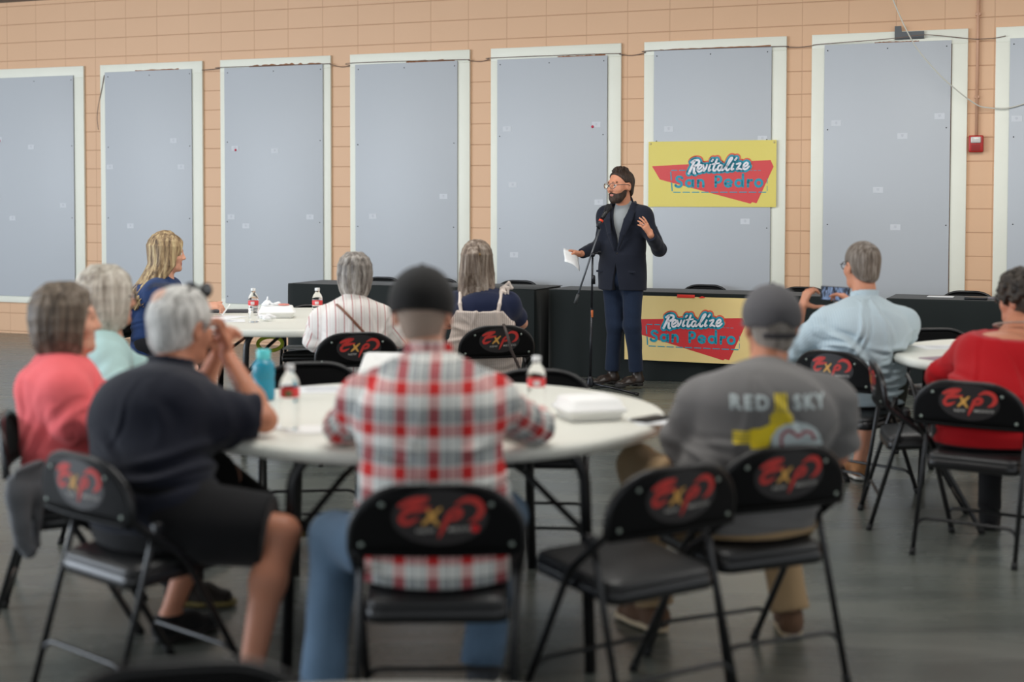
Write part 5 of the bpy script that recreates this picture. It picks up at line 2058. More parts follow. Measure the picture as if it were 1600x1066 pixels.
def fill(F, poly, m=0, st=.012):
    """triangulated fine fill so that the print follows the cloth"""
    bm = bmesh.new()
    vs = [bm.verts.new((x, y, 0)) for x, y in densify(poly, st)]
    bm.faces.new(vs)
    bmesh.ops.triangulate(bm, faces=bm.faces[:])
    for _ in range(2):
        long = [e for e in bm.edges if e.calc_length() > st * 1.6]
        if long: bmesh.ops.subdivide_edges(bm, edges=long, cuts=1)
        bmesh.ops.triangulate(bm, faces=[f for f in bm.faces if len(f.verts) > 3])
    bm.verts.index_update()
    F.add(([(v.co.x, v.co.y) for v in bm.verts], [[v.index for v in f.verts] for f in bm.faces]), m)
    bm.free()


M_prt = mat('print_pale_grey', lin(186, 196, 196), .7)
M_yel = mat('print_yellow', lin(232, 204, 20), .7)
M_pred = mat('print_maroon', lin(150, 60, 70), .7)
K = 4.45 / 2222 * .97
px = lambda x, y: ((x - 1211) * K, -(y - 648) * K)
F = Flat()
for ch_, cx in (('R', 1143), ('E', 1163), ('D', 1185), ('S', 1242), ('K', 1262), ('Y', 1283)):
    a, b = text2d(ch_, 31, bold=1.1)
    cx_ = cx + 0
    bm = bmesh.new()
    bv = [bm.verts.new((*px(cx_ + p[0] * .92, 640 - p[1]), 0)) for p in a]
    for f_ in b:
        try: bm.faces.new([bv[i_] for i_ in f_])
        except ValueError: pass
    for _ in range(4):
        bmesh.ops.triangulate(bm, faces=bm.faces[:])
        lg_ = [e_ for e_ in bm.edges if e_.calc_length() > .011]
        if lg_: bmesh.ops.subdivide_edges(bm, edges=lg_, cuts=1)
    bm.verts.index_update()
    F.add(([(v_.co.x, v_.co.y) for v_ in bm.verts], [[v_.index for v_ in f_.verts] for f_ in bm.faces]))
    bm.free()
F.build('lettering', M_prt, on_back(.0028), sh2)
F = Flat()


def pxp(pts): return [px(*p) for p in pts]


for i in range(4):
    x0 = 1205 + i * 5.4
    fill(F, pxp([(x0, 615), (x0 + 3.2, 615), (x0 + 3.2, 642), (x0, 642)]))
for i in range(8):
    x0 = 1197 + i * 4.6
    fill(F, pxp([(x0, 643 if i not in (0, 7) else 648), (x0 + 3.4, 643 if i not in (0, 7) else 648), (x0 + 3.4, 664), (x0, 664)]))
fill(F, pxp([(1197, 663), (1233, 663), (1233, 668), (1214, 672), (1200, 682), (1193, 702), (1166, 702), (1166, 672), (1182, 670)]))
for i in range(4):
    fill(F, pxp([(1139, 675 + i * 5.4), (1176, 675 + i * 5.4), (1176, 678.6 + i * 5.4), (1139, 678.6 + i * 5.4)]))
F.build('sun_symbol', M_yel, on_back(.0036), sh2)
F = Flat()
fill(F, pxp([(1200, 700), (1199, 684), (1208, 670), (1222, 663), (1240, 660), (1258, 664), (1272, 672), (1282, 686), (1287, 700)]), 0)
F.build('pale_shape', M_prt, on_back(.0046), sh2)
F = Flat()
F.add(stroke(pxp([(1216, 700), (1215, 684), (1224, 674), (1236, 678), (1243, 684), (1252, 677), (1264, 678), (1271, 690)]), 5 * K, n=6))
F.build('zigzag_line', M_pred, on_back(.0056), sh2)

# ---- 3 man in light blue shirt, taking a picture with his phone ----------
BLUE = cloth_pattern('pale_blue_oxford', .011, None, [(0, lin(184, 201, 209)), (.5, lin(194, 209, 215))], None, bump=.2)
P = Person((1.79, 7.36), 'person in a light blue shirt holding up a phone', (1.805, 7.36, .56), (1.83, 7.33, .995), (1.825, 7.41, 1.168),
           (.10, 1, 0), (-.28, 1, -.03), cfwd=(-.06, 1, 0), g=1.25, sw=.195, bulge=.045, sdrop=.115, hs=1.02)
P.seat, P.table = (1.62, 7.14, .74, .67), (2.83, 7.12, .9)
P.arm('l', (1.565, 7.66, .935), (-.6, -.3, -1), elbow=(1.475, 7.50, .705), hd=(.38, .05, 1), hn=(.9, .4, -.2), curl=(.95, 1.0, 1.05, 1.1), thumb=(.9, -.1, -.3))
P.arm('r', (1.86, 7.70, .945), (1, -.2, -.6), elbow=(2.07, 7.52, .80), hd=(-.75, .1, .6), hn=(-.6, .3, -.6), curl=(.5, .9, 1.0, 1.1))
P.leg('l', (1.66, 7.72, .09), knee=(1.62, 7.80, .56), toe=(0, 1, 0))
P.leg('r', (1.885, 7.66, .09), knee=(2.0, 7.80, .56), toe=(-.15, 1, 0))
P.body(SK_B, LIP, EYEM, IRIS, BROW_G, bare_legs=True)
sh3 = P.shirt('shirt', BLUE, o=.016, hem=.46, sr=.076, er=.066, wr=.058, part=.30, fold=.005, seed=2.2, foldf=(7, 5, 20), crease=.011, ncrease=30)
P.collar('collar', BLUE, r=.068, h=.042, parent=sh3)
P.trousers('shorts', cloth('dark_green_shorts', lin(56, 58, 48)), o=.018, length=.78, kr=.085, ar=.075)
P.shoes('shoe', cloth('tan_shoe', lin(168, 118, 78)), SOLE_W)
P.hair_short(hair_mat('brown_grey_hair', lin(84, 72, 62), lin(118, 106, 95), lin(160, 150, 140), 50), infl=.012, bumps=0, rs=.014)
P.glasses(FRAME, LENS)
pp = at(1305, 459, 7.74)
ph = empty('phone', pp, .05, 'black phone showing a bright picture held up by the light blue shirt man', 'phone')
ph.rotation_euler = (.05, .06, .02)
mb = MB(); mb.box((0, 0, 0), (.080, .0042, .039), bev=.004, seg=3); mb.build('phone_case', mat('black_phone_body', lin(18, 18, 20), .4), ph)


def screen_mat():
    m = bpy.data.materials.new('lit_phone_screen')
    m.use_nodes = True
    nt = m.node_tree; b = nt.nodes['Principled BSDF']
    tc = nt.nodes.new('ShaderNodeTexCoord'); mp = nt.nodes.new('ShaderNodeMapping'); mp.inputs['Scale'].default_value = (95, 1, 22)
    nt.links.new(tc.outputs['Object'], mp.inputs[0])
    n = nt.nodes.new('ShaderNodeTexNoise'); n.inputs['Scale'].default_value = 1.0; n.inputs['Detail'].default_value = 2
    nt.links.new(mp.outputs[0], n.inputs['Vector'])
    r = ramp_node(nt, [(.35, lin(20, 24, 34)), (.47, lin(70, 80, 100)), (.55, lin(150, 175, 215)), (.7, lin(90, 110, 140))], False)
    nt.links.new(n.outputs['Fac'], r.inputs[0])
    b.inputs['Base Color'].default_value = (0.01, 0.01, 0.01, 1)
    nt.links.new(r.outputs[0], b.inputs['Emission Color'])
    b.inputs['Emission Strength'].default_value = .8
    b.inputs['Roughness'].default_value = .2
    return m


mb = MB(); mb.box((0, -.0046, 0), (.074, .0005, .035)); mb.build('screen', screen_mat(), ph)

# ---- 4 woman in red --------------------------------------------------------
RED = cloth('red_knit_top', lin(170, 12, 22), bump=.2, bscale=260)
P = Person((2.17, 6.30), 'person in a red top with short dark curly hair and a necklace', (2.06, 6.13, .55), (2.26, 6.37, .925), (2.335, 6.50, 1.055),
           (.35, .9, 0), (-.62, .78, .02), cfwd=(.12, 1, 0), g=1.22, sw=.19, bulge=.04, sdrop=.105, hs=.98)
P.seat, P.table = (1.915, 5.93, .585, .81), (2.83, 7.12, .9)
P.arm('l', (2.24, 6.76, .80), (-1, 0, -.4), elbow=(1.985, 6.56, .70), hd=(.9, .5, 0))
P.arm('r', (2.58, 6.60, .80), (1, 0, -.4), elbow=(2.56, 6.28, .70), hd=(-.7, .7, 0))
P.leg('l', (2.20, 6.50, .09), knee=(2.24, 6.58, .55))
P.leg('r', (2.40, 6.36, .09), knee=(2.42, 6.46, .55))
P.body(SK_C, LIP, EYEM, IRIS, BROW)
sh4 = P.shirt('top', RED, o=.016, hem=.46, sr=.074, er=.062, wr=.045, fold=.004, seed=5.5, weave=False, neckcut=((2.26, 6.39, .920), (.05, -.1, 1)))
P.trousers('trousers', cloth('black_trousers', lin(22, 22, 24)), o=.012)
P.shoes('shoe', cloth('black_shoe', lin(26, 26, 28)), SOLE)
P.hair_short(hair_mat('dark_curly_hair', lin(26, 21, 18), lin(52, 44, 36), lin(84, 72, 60), 60), infl=.026, plane=(0, .03, -.03), bumps=150, low=-.10, rs=.017)
P.glasses(FRAME, LENS)
nm = MB()
c4 = np.array((2.27, 6.41, .950)) - P.base
for i in range(44):
    a = 2 * math.pi * i / 44
    q = c4 + V(.088 * math.cos(a), .080 * math.sin(a), -.018 * math.sin(a))
    nm.lathe([(0, -.006), (.005, -.003), (.006, 0), (.005, .003), (0, .006)], tuple(q), 8, cap=False)
nm.build('necklace', mat('silver_beads', lin(165, 150, 140), .3, metal=.5), P.root)

# ---- 5 the speaker ----------------------------------------------------------
f5, hf5 = unit((-.55, -.84, 0)), unit((-.78, -.62, -.04))
JK = cloth('navy_blazer', lin(27, 31, 43), bump=.12, bscale=300)
TEE = cloth('grey_crew_tee', lin(146, 150, 152))
P = Person((.90, 11.45), 'person standing at the microphone in a navy blazer, grey t-shirt and glasses', (.890, 11.46, .93), (.915, 11.475, 1.485), (.868, 11.405, 1.630),
           f5, hf5, g=1.02, sw=.165, sdrop=.09, bulge=.02, res=.005, hs=1.10)
P.arm('r', (.548, 11.33, 1.085), None, elbow=(.715, 11.55, 1.145), hd=(-.75, -.45, -.05), hn=(.15, -.5, -.85), curl=(.75, .8, .8, .85), thumb=(-.8, -.4, .25))
P.arm('l', (1.080, 11.085, 1.245), None, elbow=(1.168, 11.29, 1.125), hd=(-.50, -.22, .82), hn=(-.45, .75, -.35), curl=(.22, .30, .36, .42), spread=.16, thumb=(-.75, .1, .45))
P.leg('r', (.815, 11.50, .105), knee=(.83, 11.44, .50), toe=(-.80, -.55, 0))
P.leg('l', (1.005, 11.40, .105), knee=(.965, 11.36, .51), toe=(-.78, -.6, 0))


def beard_body(F): pass


P.body(SK_B, mat('speaker_lips', lin(180, 110, 100), .45), EYEM, IRIS, BROW)
# t-shirt under the blazer
T = Field(.005)
P.torso(T, -.002, 1, .05, top=True)
nb = P.p3 + P.cf * .03
T.cap(nb - V(0, 0, .06), nb + V(0, 0, .012), .072, .066, .02, 1)
T.ell(nb + V(0, 0, .07) + P.cf * .02, (.10, .10, .055), None, .01, None, 's')
T.cut(V(0, 0, .90), V(0, 0, -1))
solid(T, 't_shirt', TEE, P.base, P.root, None, .0015, 1.)
zb, zn = 1.115, 1.53


def v_open(F):
    c, sd, cf = P.p3, P.side, P.cf

    def fn(x, y, z):
        dx, dy = x - c[0], y - c[1]
        u_ = dx * sd[0] + dy * sd[1] + .008
        w_ = dx * cf[0] + dy * cf[1]
        wd = np.clip((z - zb) / (zn - .06 - zb), -1, 1) * .082
        return np.maximum(np.abs(u_) - wd, -(w_ - .015)) * .9
    F._put(fn, c - V(.25, .25, .55), c + V(.25, .25, .2), .006, None, 's')

    def fn2(x, y, z):      # the open fronts below the button
        dx, dy = x - c[0], y - c[1]
        u_ = dx * sd[0] + dy * sd[1] + .008
        w_ = dx * cf[0] + dy * cf[1]
        wd = np.clip((zb - .10 - z) / .35, 0, 1) * .05 - .001
        return np.maximum(np.abs(u_) - wd, -(w_ - .03)) * .9
    F._put(fn2, c - V(.25, .25, .85), c + V(.25, .25, -.3), .006, None, 's')


def jk_extra(F):
    F.ecap(V(P.p0[0], P.p0[1], .74), P.p0 + V(0, 0, .12), (.198, .138), (.170, .122), P.side0, .06, 1)
    nb = P.p3 + P.cf * .025
    F.cap(nb - V(0, 0, .05), nb - V(0, 0, -.02), .082, .072, .02, 1)


jk = P.shirt('blazer', JK, o=.018, hem=.795, crease=.0025, ncrease=8, sr=.064, er=.054, wr=.043, part=.94, fold=.0028, seed=3.3, cut=v_open, extra=jk_extra, weave=False)
LP = Field(.004)
cc = P.p3
for sx in (-1, 1):
    def Q(u_, z, w_): return V(cc[0], cc[1], 0) + P.side * (u_ - .008) + P.cf * w_ + V(0, 0, z)
    pts = [(.010 * sx, zb + .005, .168), (.040 * sx, zb + .13, .172), (.066 * sx, zb + .24, .148), (.084 * sx, zb + .31, .112), (.082 * sx, zn - .045, .06), (.060 * sx, zn - .030, -.020)]
    ws = [.008, .024, .036, .030, .024, .012]
    for i in range(len(pts) - 1):
        a = Q(pts[i][0] + sx * ws[i] * .8, pts[i][1], pts[i][2]); b = Q(pts[i + 1][0] + sx * ws[i + 1] * .8, pts[i + 1][1], pts[i + 1][2])
        LP.ecap(a, b, (ws[i], .010), (ws[i + 1], .010), P.side + P.cf * (-.35 * sx if i < 3 else -1.2 * sx), .008, 1)
solid(LP, 'lapel', JK, P.base, jk)
# lapel pin, button, pocket flap
bvj = BVHTree.FromPolygons([v.co.copy() for v in jk.data.vertices], [tuple(p.vertices) for p in jk.data.polygons])


def front(u_, z, off=.002):
    o_ = P.p3 + P.side * u_ - P.base; o_[2] = z
    h_ = bvj.ray_cast(Vector(o_ + P.cf * .6), Vector(-P.cf))
    return (np.array(h_[0]) if h_[0] is not None else o_ + P.cf * .16) + P.cf * off


RJ = Matrix(np.array((P.side, P.cf, (0, 0, 1))).T.tolist())
mb = MB(); mb.lathe([(0, .003), (.013, .002), (.014, 0)], n=20); pn = mb.build('lapel_pin', mat('white_enamel_pin', lin(225, 220, 215), .3), jk)
pn.location = front(-.088, 1.385, .012); pn.rotation_euler = Vector(P.cf).to_track_quat('Z', 'Y').to_euler()
mb = MB(); mb.lathe([(0, .0015), (.005, .001), (.005, 0)], n=12); p2 = mb.build('pin_centre', mat('pin_brown', lin(150, 80, 50), .4), pn); p2.location = (0, 0, .003)
mb = MB(); mb.lathe([(0, .003), (.009, .002), (.010, -.004)], n=16); bt_ = mb.build('button', mat('dark_button', lin(16, 16, 20), .4), jk)
bt_.location = front(-.010, zb - .025, .001); bt_.rotation_euler = Vector(P.cf).to_track_quat('Z', 'Y').to_euler()
for u_ in (-.115, .12):
    mb = MB(); mb.box((0, 0, 0), (.058, .004, .008), bev=.003, R=RJ)
    pk = mb.build('pocket', JK, jk); pk.location = front(u_, .945, 0)
P.trousers('jeans', cloth('dark_indigo_jeans', lin(24, 36, 56), bump=.25, var=.2), o=.008, kr=.066, ar=.058, fold=.005, top=.98, tr=.092, length=.955)
P.shoes('boot', mat('dark_brown_leather', lin(46, 38, 34), .35, spec=.5), SOLE, heel=.014, shaft=.05, L=.29)
P.hair_short(hair_mat('dark_brown_hair', lin(30, 22, 18), lin(52, 38, 30), lin(74, 56, 44), 60), infl=.010, plane=(0, .022, .030), n=(0, .78, -.63), bumps=0)
Fh = Field(.004)
rs = random.Random(9)
Pq = lambda x, y, z: P.hc + (P.HR[0] * x + P.HR[1] * y + P.HR[2] * z) * P.hs
for i in range(130):
    a, r_ = rs.uniform(0, 6.283), math.sqrt(rs.random())
    x_, y_ = .052 * r_ * math.cos(a), -.006 + .062 * r_ * math.sin(a)
    z_ = .032 + .096 * math.sqrt(max(0, 1 - (x_ / .085) ** 2 - ((y_ + .012) / .106) ** 2))
    Fh.cap(Pq(x_, y_, z_ - .012), Pq(x_ + rs.uniform(-.006, .006), y_ + rs.uniform(-.004, .012), z_ + rs.uniform(.006, .016)), .0085, .004, .006)
hr = [c for c in P.root.children if c.name.startswith('hair')][0]
solid(Fh, 'fringe', hr.data.materials[0], P.base, hr)
Bd = Field(.004)
Bd.ell(Pq(0, .026, -.030), np.array((.0680, .0745, .0925)) * P.hs, P.HR, .02, 1)
Bd.cap(Pq(-.030, .053, -.092), Pq(.030, .053, -.092), .030, .030, .03, 1)
Bd.ell(Pq(0, .080, -.104), .025, P.HR, .02, 1)
Bd.cut(Pq(0, .0, -.020), P.HR[2] * 1 + P.HR[1] * .42, .006)
Bd.cut(Pq(0, -.002, 0), P.HR[1] * -1 + P.HR[2] * .2, .006)
Bd.ell(Pq(0, .105, -.063), (.022, .03, .0125), P.HR, .006, None, 's')
Bd.cap(Pq(-.026, .081, -.058), Pq(0, .097, -.0475), .0052, .0062, .004)
Bd.cap(Pq(.026, .081, -.058), Pq(0, .097, -.0475), .0052, .0062, .004)
Bd.cap(Pq(-.027, .080, -.056), Pq(-.030, .070, -.085), .0055, .008, .006)
Bd.cap(Pq(.027, .080, -.056), Pq(.030, .070, -.085), .0055, .008, .006)
solid(Bd, 'beard', hair_mat('dark_beard', lin(40, 29, 23), lin(58, 42, 33), lin(80, 60, 48), 110), P.base, P.root, None, .0012, 1., None, (90, 90, 70))
P.glasses(mat('brown_glasses_frame', lin(70, 66, 68), .3), LENS, dy=.004)
rg = MB(); wl = P.arms['l']
d_ = unit(wl[3]); n_ = unit(wl[4] - d_ * (wl[4] @ d_)); th_ = -np.cross(d_, n_)
rp = wl[2] + d_ * .105 + th_ * -.010 + n_ * .004
rg.tube([tuple(rp - P.base + (th_ * math.cos(a) + n_ * math.sin(a)) * .0105) for a in np.linspace(0, 6.283, 17)[:-1]], .0022, 6, closed=True)
rg.build('ring', mat('silver_ring', lin(210, 210, 215), .2, metal=.9), P.root)
# sheet of notes in the right hand
wr = P.arms['r'][2]; hd = unit(P.arms['r'][3])
pc = at(893, 406, 11.20)
mb = MB(); vs = []
for i in range(9):
    for j in range(7):
        a, b = i / 8 - .5, j / 6 - .5
        vs.append((a * .15, b * .20, .02 * math.cos(a * 3.0) - .012 * math.sin(b * 4)))
mb.add(vs, [(i * 7 + j, i * 7 + j + 1, (i + 1) * 7 + j + 1, (i + 1) * 7 + j) for i in range(8) for j in range(6)])
o = mb.build('notes', M_paper, None, pc)
md = o.modifiers.new('thickness', 'SOLIDIFY'); md.thickness = .0012
o.rotation_euler = (.72, .55, .35)
tag(o, 'folded white sheet of notes in the speaker\'s hand', 'notes')

# ---- microphone on its boom stand ------------------------------------------
ms = at(922, 606, 11.08)
st = empty('microphone_stand', (ms[0], ms[1], 0), 0, 'black tripod boom microphone stand in front of the speaker', 'microphone stand')
M_ms = mat('stand_black_steel', lin(26, 28, 34), .28, metal=.3)
rel = lambda u, v, Y=11.08: tuple(at(u, v, Y) - V(ms[0], ms[1], 0))
top_ = rel(926, 398)
for u, v, Y in ((893, 609, 11.35), (913, 612, 11.28), (998, 617, 10.95)):
    e = rel(u, v, Y)
    mb = MB(); mb.tube([(0, 0, .085), (e[0] * .5, e[1] * .5, .052), (e[0], e[1], .012)], .0095, 8)
    lg = mb.build('leg', M_ms, st)
    mb = MB(); q = V(e[0], e[1], .014); mb.tube([tuple(q * V(.93, .93, 1) + V(0, 0, .004)), tuple(q)], .0125, 8); mb.build('foot_cap', M_rubber, lg)
mb = MB(); mb.lathe([(0, .055), (.024, .055), (.030, .075), (.022, .13), (.016, .14), (0, .14)], n=20); mb.tube([(-.02, 0, .115), (-.055, 0, .115)], .006, 8); mb.box((-.06, 0, .115), (.008, .011, .011), bev=.004); mb.build('hub', M_ms, st)
mb = MB(); mb.tube([(0, 0, .10), (top_[0] * .62, 0, top_[2] * .62)], .0105, 10); mb.build('lower_pole', M_ms, st)
mb = MB(); mb.tube([(top_[0] * .60, 0, top_[2] * .60), top_], .0078, 10); mb.build('upper_pole', M_ms, st)
mb = MB(); mb.lathe([(.0, 0), (.0165, 0), (.0165, .055), (.012, .07), (0, .07)], (rel(927, 436)[0], 0, rel(927, 436)[2] - .04), 16); mb.build('height_clutch', M_ms, st)
mb = MB(); a_ = V(*rel(925, 490)); mb.lathe([(.0108, 0), (.0116, .002), (.0116, .055), (.0108, .057)], (a_[0] * .9, 0, a_[2] - .03), 14, cap=False); mb.build('orange_band', mat('orange_label', lin(190, 100, 50), .5), st)
b0, b1 = V(*rel(898.4, 474)), V(*rel(937.4, 356))
mb = MB(); mb.tube([tuple(b0 + V(0, -.022, 0)), tuple(b1 + V(0, -.022, 0))], .0075, 10); mb.build('boom', mat('boom_grey', lin(86, 90, 96), .3, metal=.4), st)
mb = MB(); mb.tube([tuple(b0 + V(0, -.022, 0)), tuple(b0 * .88 + b1 * .12 + V(0, -.022, 0))], .013, 10); mb.build('counterweight', mat('dark_grip', lin(60, 62, 64), .6), st)
bm_ = V(*top_)
mb = MB(); mb.tube([tuple(bm_ + V(0, .014, 0)), tuple(bm_ + V(0, -.038, 0))], .018, 14); mb.tube([tuple(bm_ + V(0, .01, 0)), tuple(bm_ + V(.045, .012, .016))], .006, 8); mb.box(tuple(bm_ + V(.055, .012, .02)), (.012, .006, .008), bev=.003); mb.build('boom_clutch', M_ms, st)
mic = empty('microphone', at(943, 338, 11.08), 0, 'black microphone with an orange red ring on the boom stand', 'microphone')
m0 = at(943, 338, 11.08)
ax_ = unit(at(949, 326, 11.10) - at(936.5, 348, 11.06))
pA, pB = -ax_ * .080, ax_ * .085
mb = MB(); mb.tube([tuple(pA), tuple(ax_ * .03), tuple(ax_ * .055)], [.0125, .0175, .021], 14); mb.build('body', mat('mic_black', lin(20, 20, 22), .4), mic)
F_ = Field(.003); F_.ell(ax_ * .082 + m0, (.028, .028, .030), frame(ax_, (0, 1, 0)), .004); F_.cap(ax_ * .06 + m0, ax_ * .085 + m0, .0245, .027, .006)
solid(F_, 'grille', mat('mic_grille', lin(16, 16, 20), .5, bump=.6, bscale=700), m0, mic)
mb = MB(); mb.tube([tuple(-ax_ * .052), tuple(-ax_ * .034)], .0185, 16); mb.build('ring', mat('mic_orange_ring', lin(232, 74, 42), .4), mic)
mb = MB(); mb.tube([tuple(-ax_ * .02 + V(0, 0, 0)), tuple(-ax_ * .10), tuple(V(*rel(937, 358)) + V(ms[0], ms[1], 0) - m0 + V(0, -.02, 0))], [.020, .013, .009], 12); mb.build('clip', M_ms, mic)

# ---- 6 woman in striped blouse ---------------------------------------------
STR = cloth_pattern('white_blouse_red_stripes', .049, None, [(0, lin(238, 232, 226)), (.42, lin(196, 132, 132)), (.52, lin(238, 232, 226)), (.80, lin(222, 196, 192)), (.84, lin(238, 232, 226))], None, bump=.1)
P = Person((-.92, 8.33), 'person with a grey bob in a white blouse with red stripes seen from behind', (-.915, 8.33, .55), (-.945, 8.40, .925), (-.937, 8.47, 1.066),
           (-.18, 1, 0), (-.10, 1, .0), g=1.02, sw=.165, bulge=.03, sdrop=.125, hs=.98)
P.seat, P.table = (-.885, 8.10, -.22, .97), (-1.36, 9.30, .9)
P.arm('l', (-1.10, 8.64, .80), (-1, -.2, -.4), elbow=(-1.165, 8.42, .685), hd=(.5, .8, 0))
P.arm('r', (-.80, 8.74, .80), (1, -.2, -.4), elbow=(-.70, 8.50, .685), hd=(-.5, .8, 0))
P.leg('l', (-1.10, 8.72, .09), knee=(-1.06, 8.78, .54)); P.leg('r', (-.93, 8.72, .09), knee=(-.88, 8.80, .54))
P.body(SK_A, LIP, EYEM, IRIS, BROW_G)
bl = P.shirt('blouse', STR, o=.020, hem=.44, sr=.074, er=.070, wr=.058, part=.85, fold=.006, seed=6.1, low_g=1.08)
P.trousers('trousers', cloth('navy_trousers', lin(34, 38, 52)))
P.shoes('shoe', cloth('black_flat_shoe', lin(28, 28, 30)), SOLE)
P.hair_bob(hair_mat('silver_grey_hair', lin(88, 80, 74), lin(146, 138, 130), lin(192, 186, 178), 30), length=-.115, infl=.020, seed=3, strands=90, flare=.0)
mb = MB()
bb = BVHTree.FromPolygons([v.co + Vector(P.base) for v in bl.data.vertices], [tuple(p.vertices) for p in bl.data.polygons])
spts = []
for u, v in ((526, 476), (533, 482), (541, 490), (550, 499), (560, 510), (570, 521), (582, 535), (594, 549), (603, 560)):
    d_ = Vector(unit(at(u, v, 9) - V(0, 0, EYE)))
    h_ = bb.ray_cast(Vector((0, 0, EYE)), d_)
    if h_[0] is not None: spts.append(tuple(np.array(h_[0] - d_ * .004) - P.base))
mb.tube(catmull(spts, 4), .0075, 8)
mb.build('bag_strap', mat('brown_leather_strap', lin(128, 82, 60), .5), P.root)

# ---- 7 woman with the ponytail ----------------------------------------------
RIB = cloth_pattern('cream_ribbed_dress', .012, None, [(0, lin(226, 214, 204)), (.55, lin(186, 168, 158))], None, bump=.2)
NV = cloth('navy_tee', lin(30, 38, 66))
P = Person((-.17, 8.86), 'person with long greying hair in a cream pinafore over a navy top', (-.17, 8.80, .56), (-.19, 8.83, .965), (-.215, 8.89, 1.122),
           (-.10, 1, 0), (.22, 1, 0), cfwd=(.05, 1, 0), g=1.03, sw=.165, bulge=.03, hs=.98)
P.seat = (-.09, 8.56, -.30, .95)
P.arm('l', (-.30, 9.25, .72), (-1, -.2, -.6), elbow=(-.41, 9.02, .73), hd=(.4, .8, -.3))
P.arm('r', (-.06, 9.26, .70), (1, -.2, -.6), elbow=(.06, 9.02, .73), hd=(-.4, .8, -.3))
P.leg('l', (-.28, 9.24, .09), knee=(-.28, 9.30, .54)); P.leg('r', (-.09, 9.24, .09), knee=(-.08, 9.30, .54))
P.body(SK_A, LIP, EYEM, IRIS, BROW)
tp7 = P.shirt('top', NV, crease=.001, o=.010, sleeve='short', part=.75, hem=.52, sr=.066, er=.058, fold=.003, seed=1.1, weave=False)
top_v = []


def pin_cut(F):
    F.cut(P.p3 - V(0, 0, .125), V(0, -.05, 1))
    for sx in (-1, 1):
        F.cut(P.p3 - V(0, 0, .125) + P.side * sx * .135, P.side * sx + V(0, 0, .75))


pd = P.shirt('pinafore', RIB, o=.034, sleeve='none', hem=.42, fold=.004, seed=2.7, low_g=1.12, cut=pin_cut)
tb_ = BVHTree.FromPolygons([v.co + Vector(P.base) for v in tp7.data.vertices], [tuple(p.vertices) for p in tp7.data.polygons])


def press(u_, z):
    o_ = P.p3 + P.side * u_ - P.cf * .6; o_[2] = z
    h_ = tb_.ray_cast(Vector(o_), Vector(P.cf))
    return (np.array(h_[0]) if h_[0] is not None else o_ + P.cf * .48) - P.cf * .010


def drop(u_, w_):
    o_ = P.p3 + P.side * u_ + P.cf * w_ + V(0, 0, .4)
    h_ = tb_.ray_cast(Vector(o_), Vector((0, 0, -1)))
    return (np.array(h_[0]) if h_[0] is not None else o_ - V(0, 0, .5)) + V(0, 0, .006)


M_cord = mat('cream_cord', lin(226, 212, 202), .8)
for sx, a0 in ((-1, (-.125, -.05)), (1, (.125, -.05))):
    F = Field(.005)
    sp2, sp3 = drop(.126 * sx, .0), drop(.120 * sx, .07)
    sp0, sp1 = press(.112 * sx, P.p3[2] - .14), press(.122 * sx, P.p3[2] - .09)
    sp15 = drop(.126 * sx, -.055)
    F.chain([sp0, sp1, sp15, sp2, sp3], (.012, .011, .011, .011, .011), .01, 1)
    if sx == 1:      # tied bow on the shoulder
        q = sp2 + V(.01, -.02, .01)
        for l in ([(0, 0, 0), (.035, -.01, .03), (.055, -.01, -.005), (.02, 0, -.015), (0, 0, 0)], [(0, 0, 0), (.03, -.02, .0), (.03, -.02, -.06), (.022, -.02, -.10)], [(0, 0, 0), (.012, -.03, -.03), (.010, -.03, -.09), (.016, -.03, -.13)]):
            F.chain([q + V(*p) for p in l], [.008] * len(l), .006, 1)
    solid(F, 'shoulder_strap', M_cord, P.base, pd)
P.hair_long(hair_mat('brown_grey_long_hair', lin(84, 68, 56), lin(128, 112, 98), lin(168, 156, 144), 30), drop=.33, infl=.014, strands=130, seed=4, spread=.01, azr=1.6, lean=tuple(-P.cf * .075))
F = Field(.005)
Pq = lambda x, y, z: P.hc + (P.HR[0] * x + P.HR[1] * y + P.HR[2] * z) * P.hs
rs = random.Random(8)
for i in range(34):
    a = rs.uniform(-.035, .035)
    F.chain([Pq(a * .6, -.115, .085), Pq(a * .8, -.150, .050), Pq(a * 1.3, -.148, -.06), Pq(a * 1.6 + rs.uniform(-.012, .012), -.125, -.19 + rs.uniform(-.03, .03))], (.013, .015, .012, .005), .006, 1)
hr = [c for c in P.root.children if c.name.startswith('hair')][0]
solid(F, 'ponytail', hr.data.materials[0], P.base, hr)
mb = MB(); q = Pq(.03, -.135, .055) - P.base
mb.box(tuple(q), (.022, .008, .008), bev=.004); mb.build('hair_clip', mat('gold_clip', lin(150, 120, 80), .35, metal=.6), hr)
mb = MB(); mb.tube([tuple(at(787, 507, 8.50) - P.base), tuple(at(793, 525, 8.44) - P.base), tuple(at(799, 548, 8.43) - P.base), tuple(at(810, 572, 8.44) - P.base), tuple(at(818, 592, 8.46) - P.base)], .009, 8)
tag_strap = mb.build('bag_strap', mat('dark_leather_strap', lin(58, 46, 42), .5), P.root)

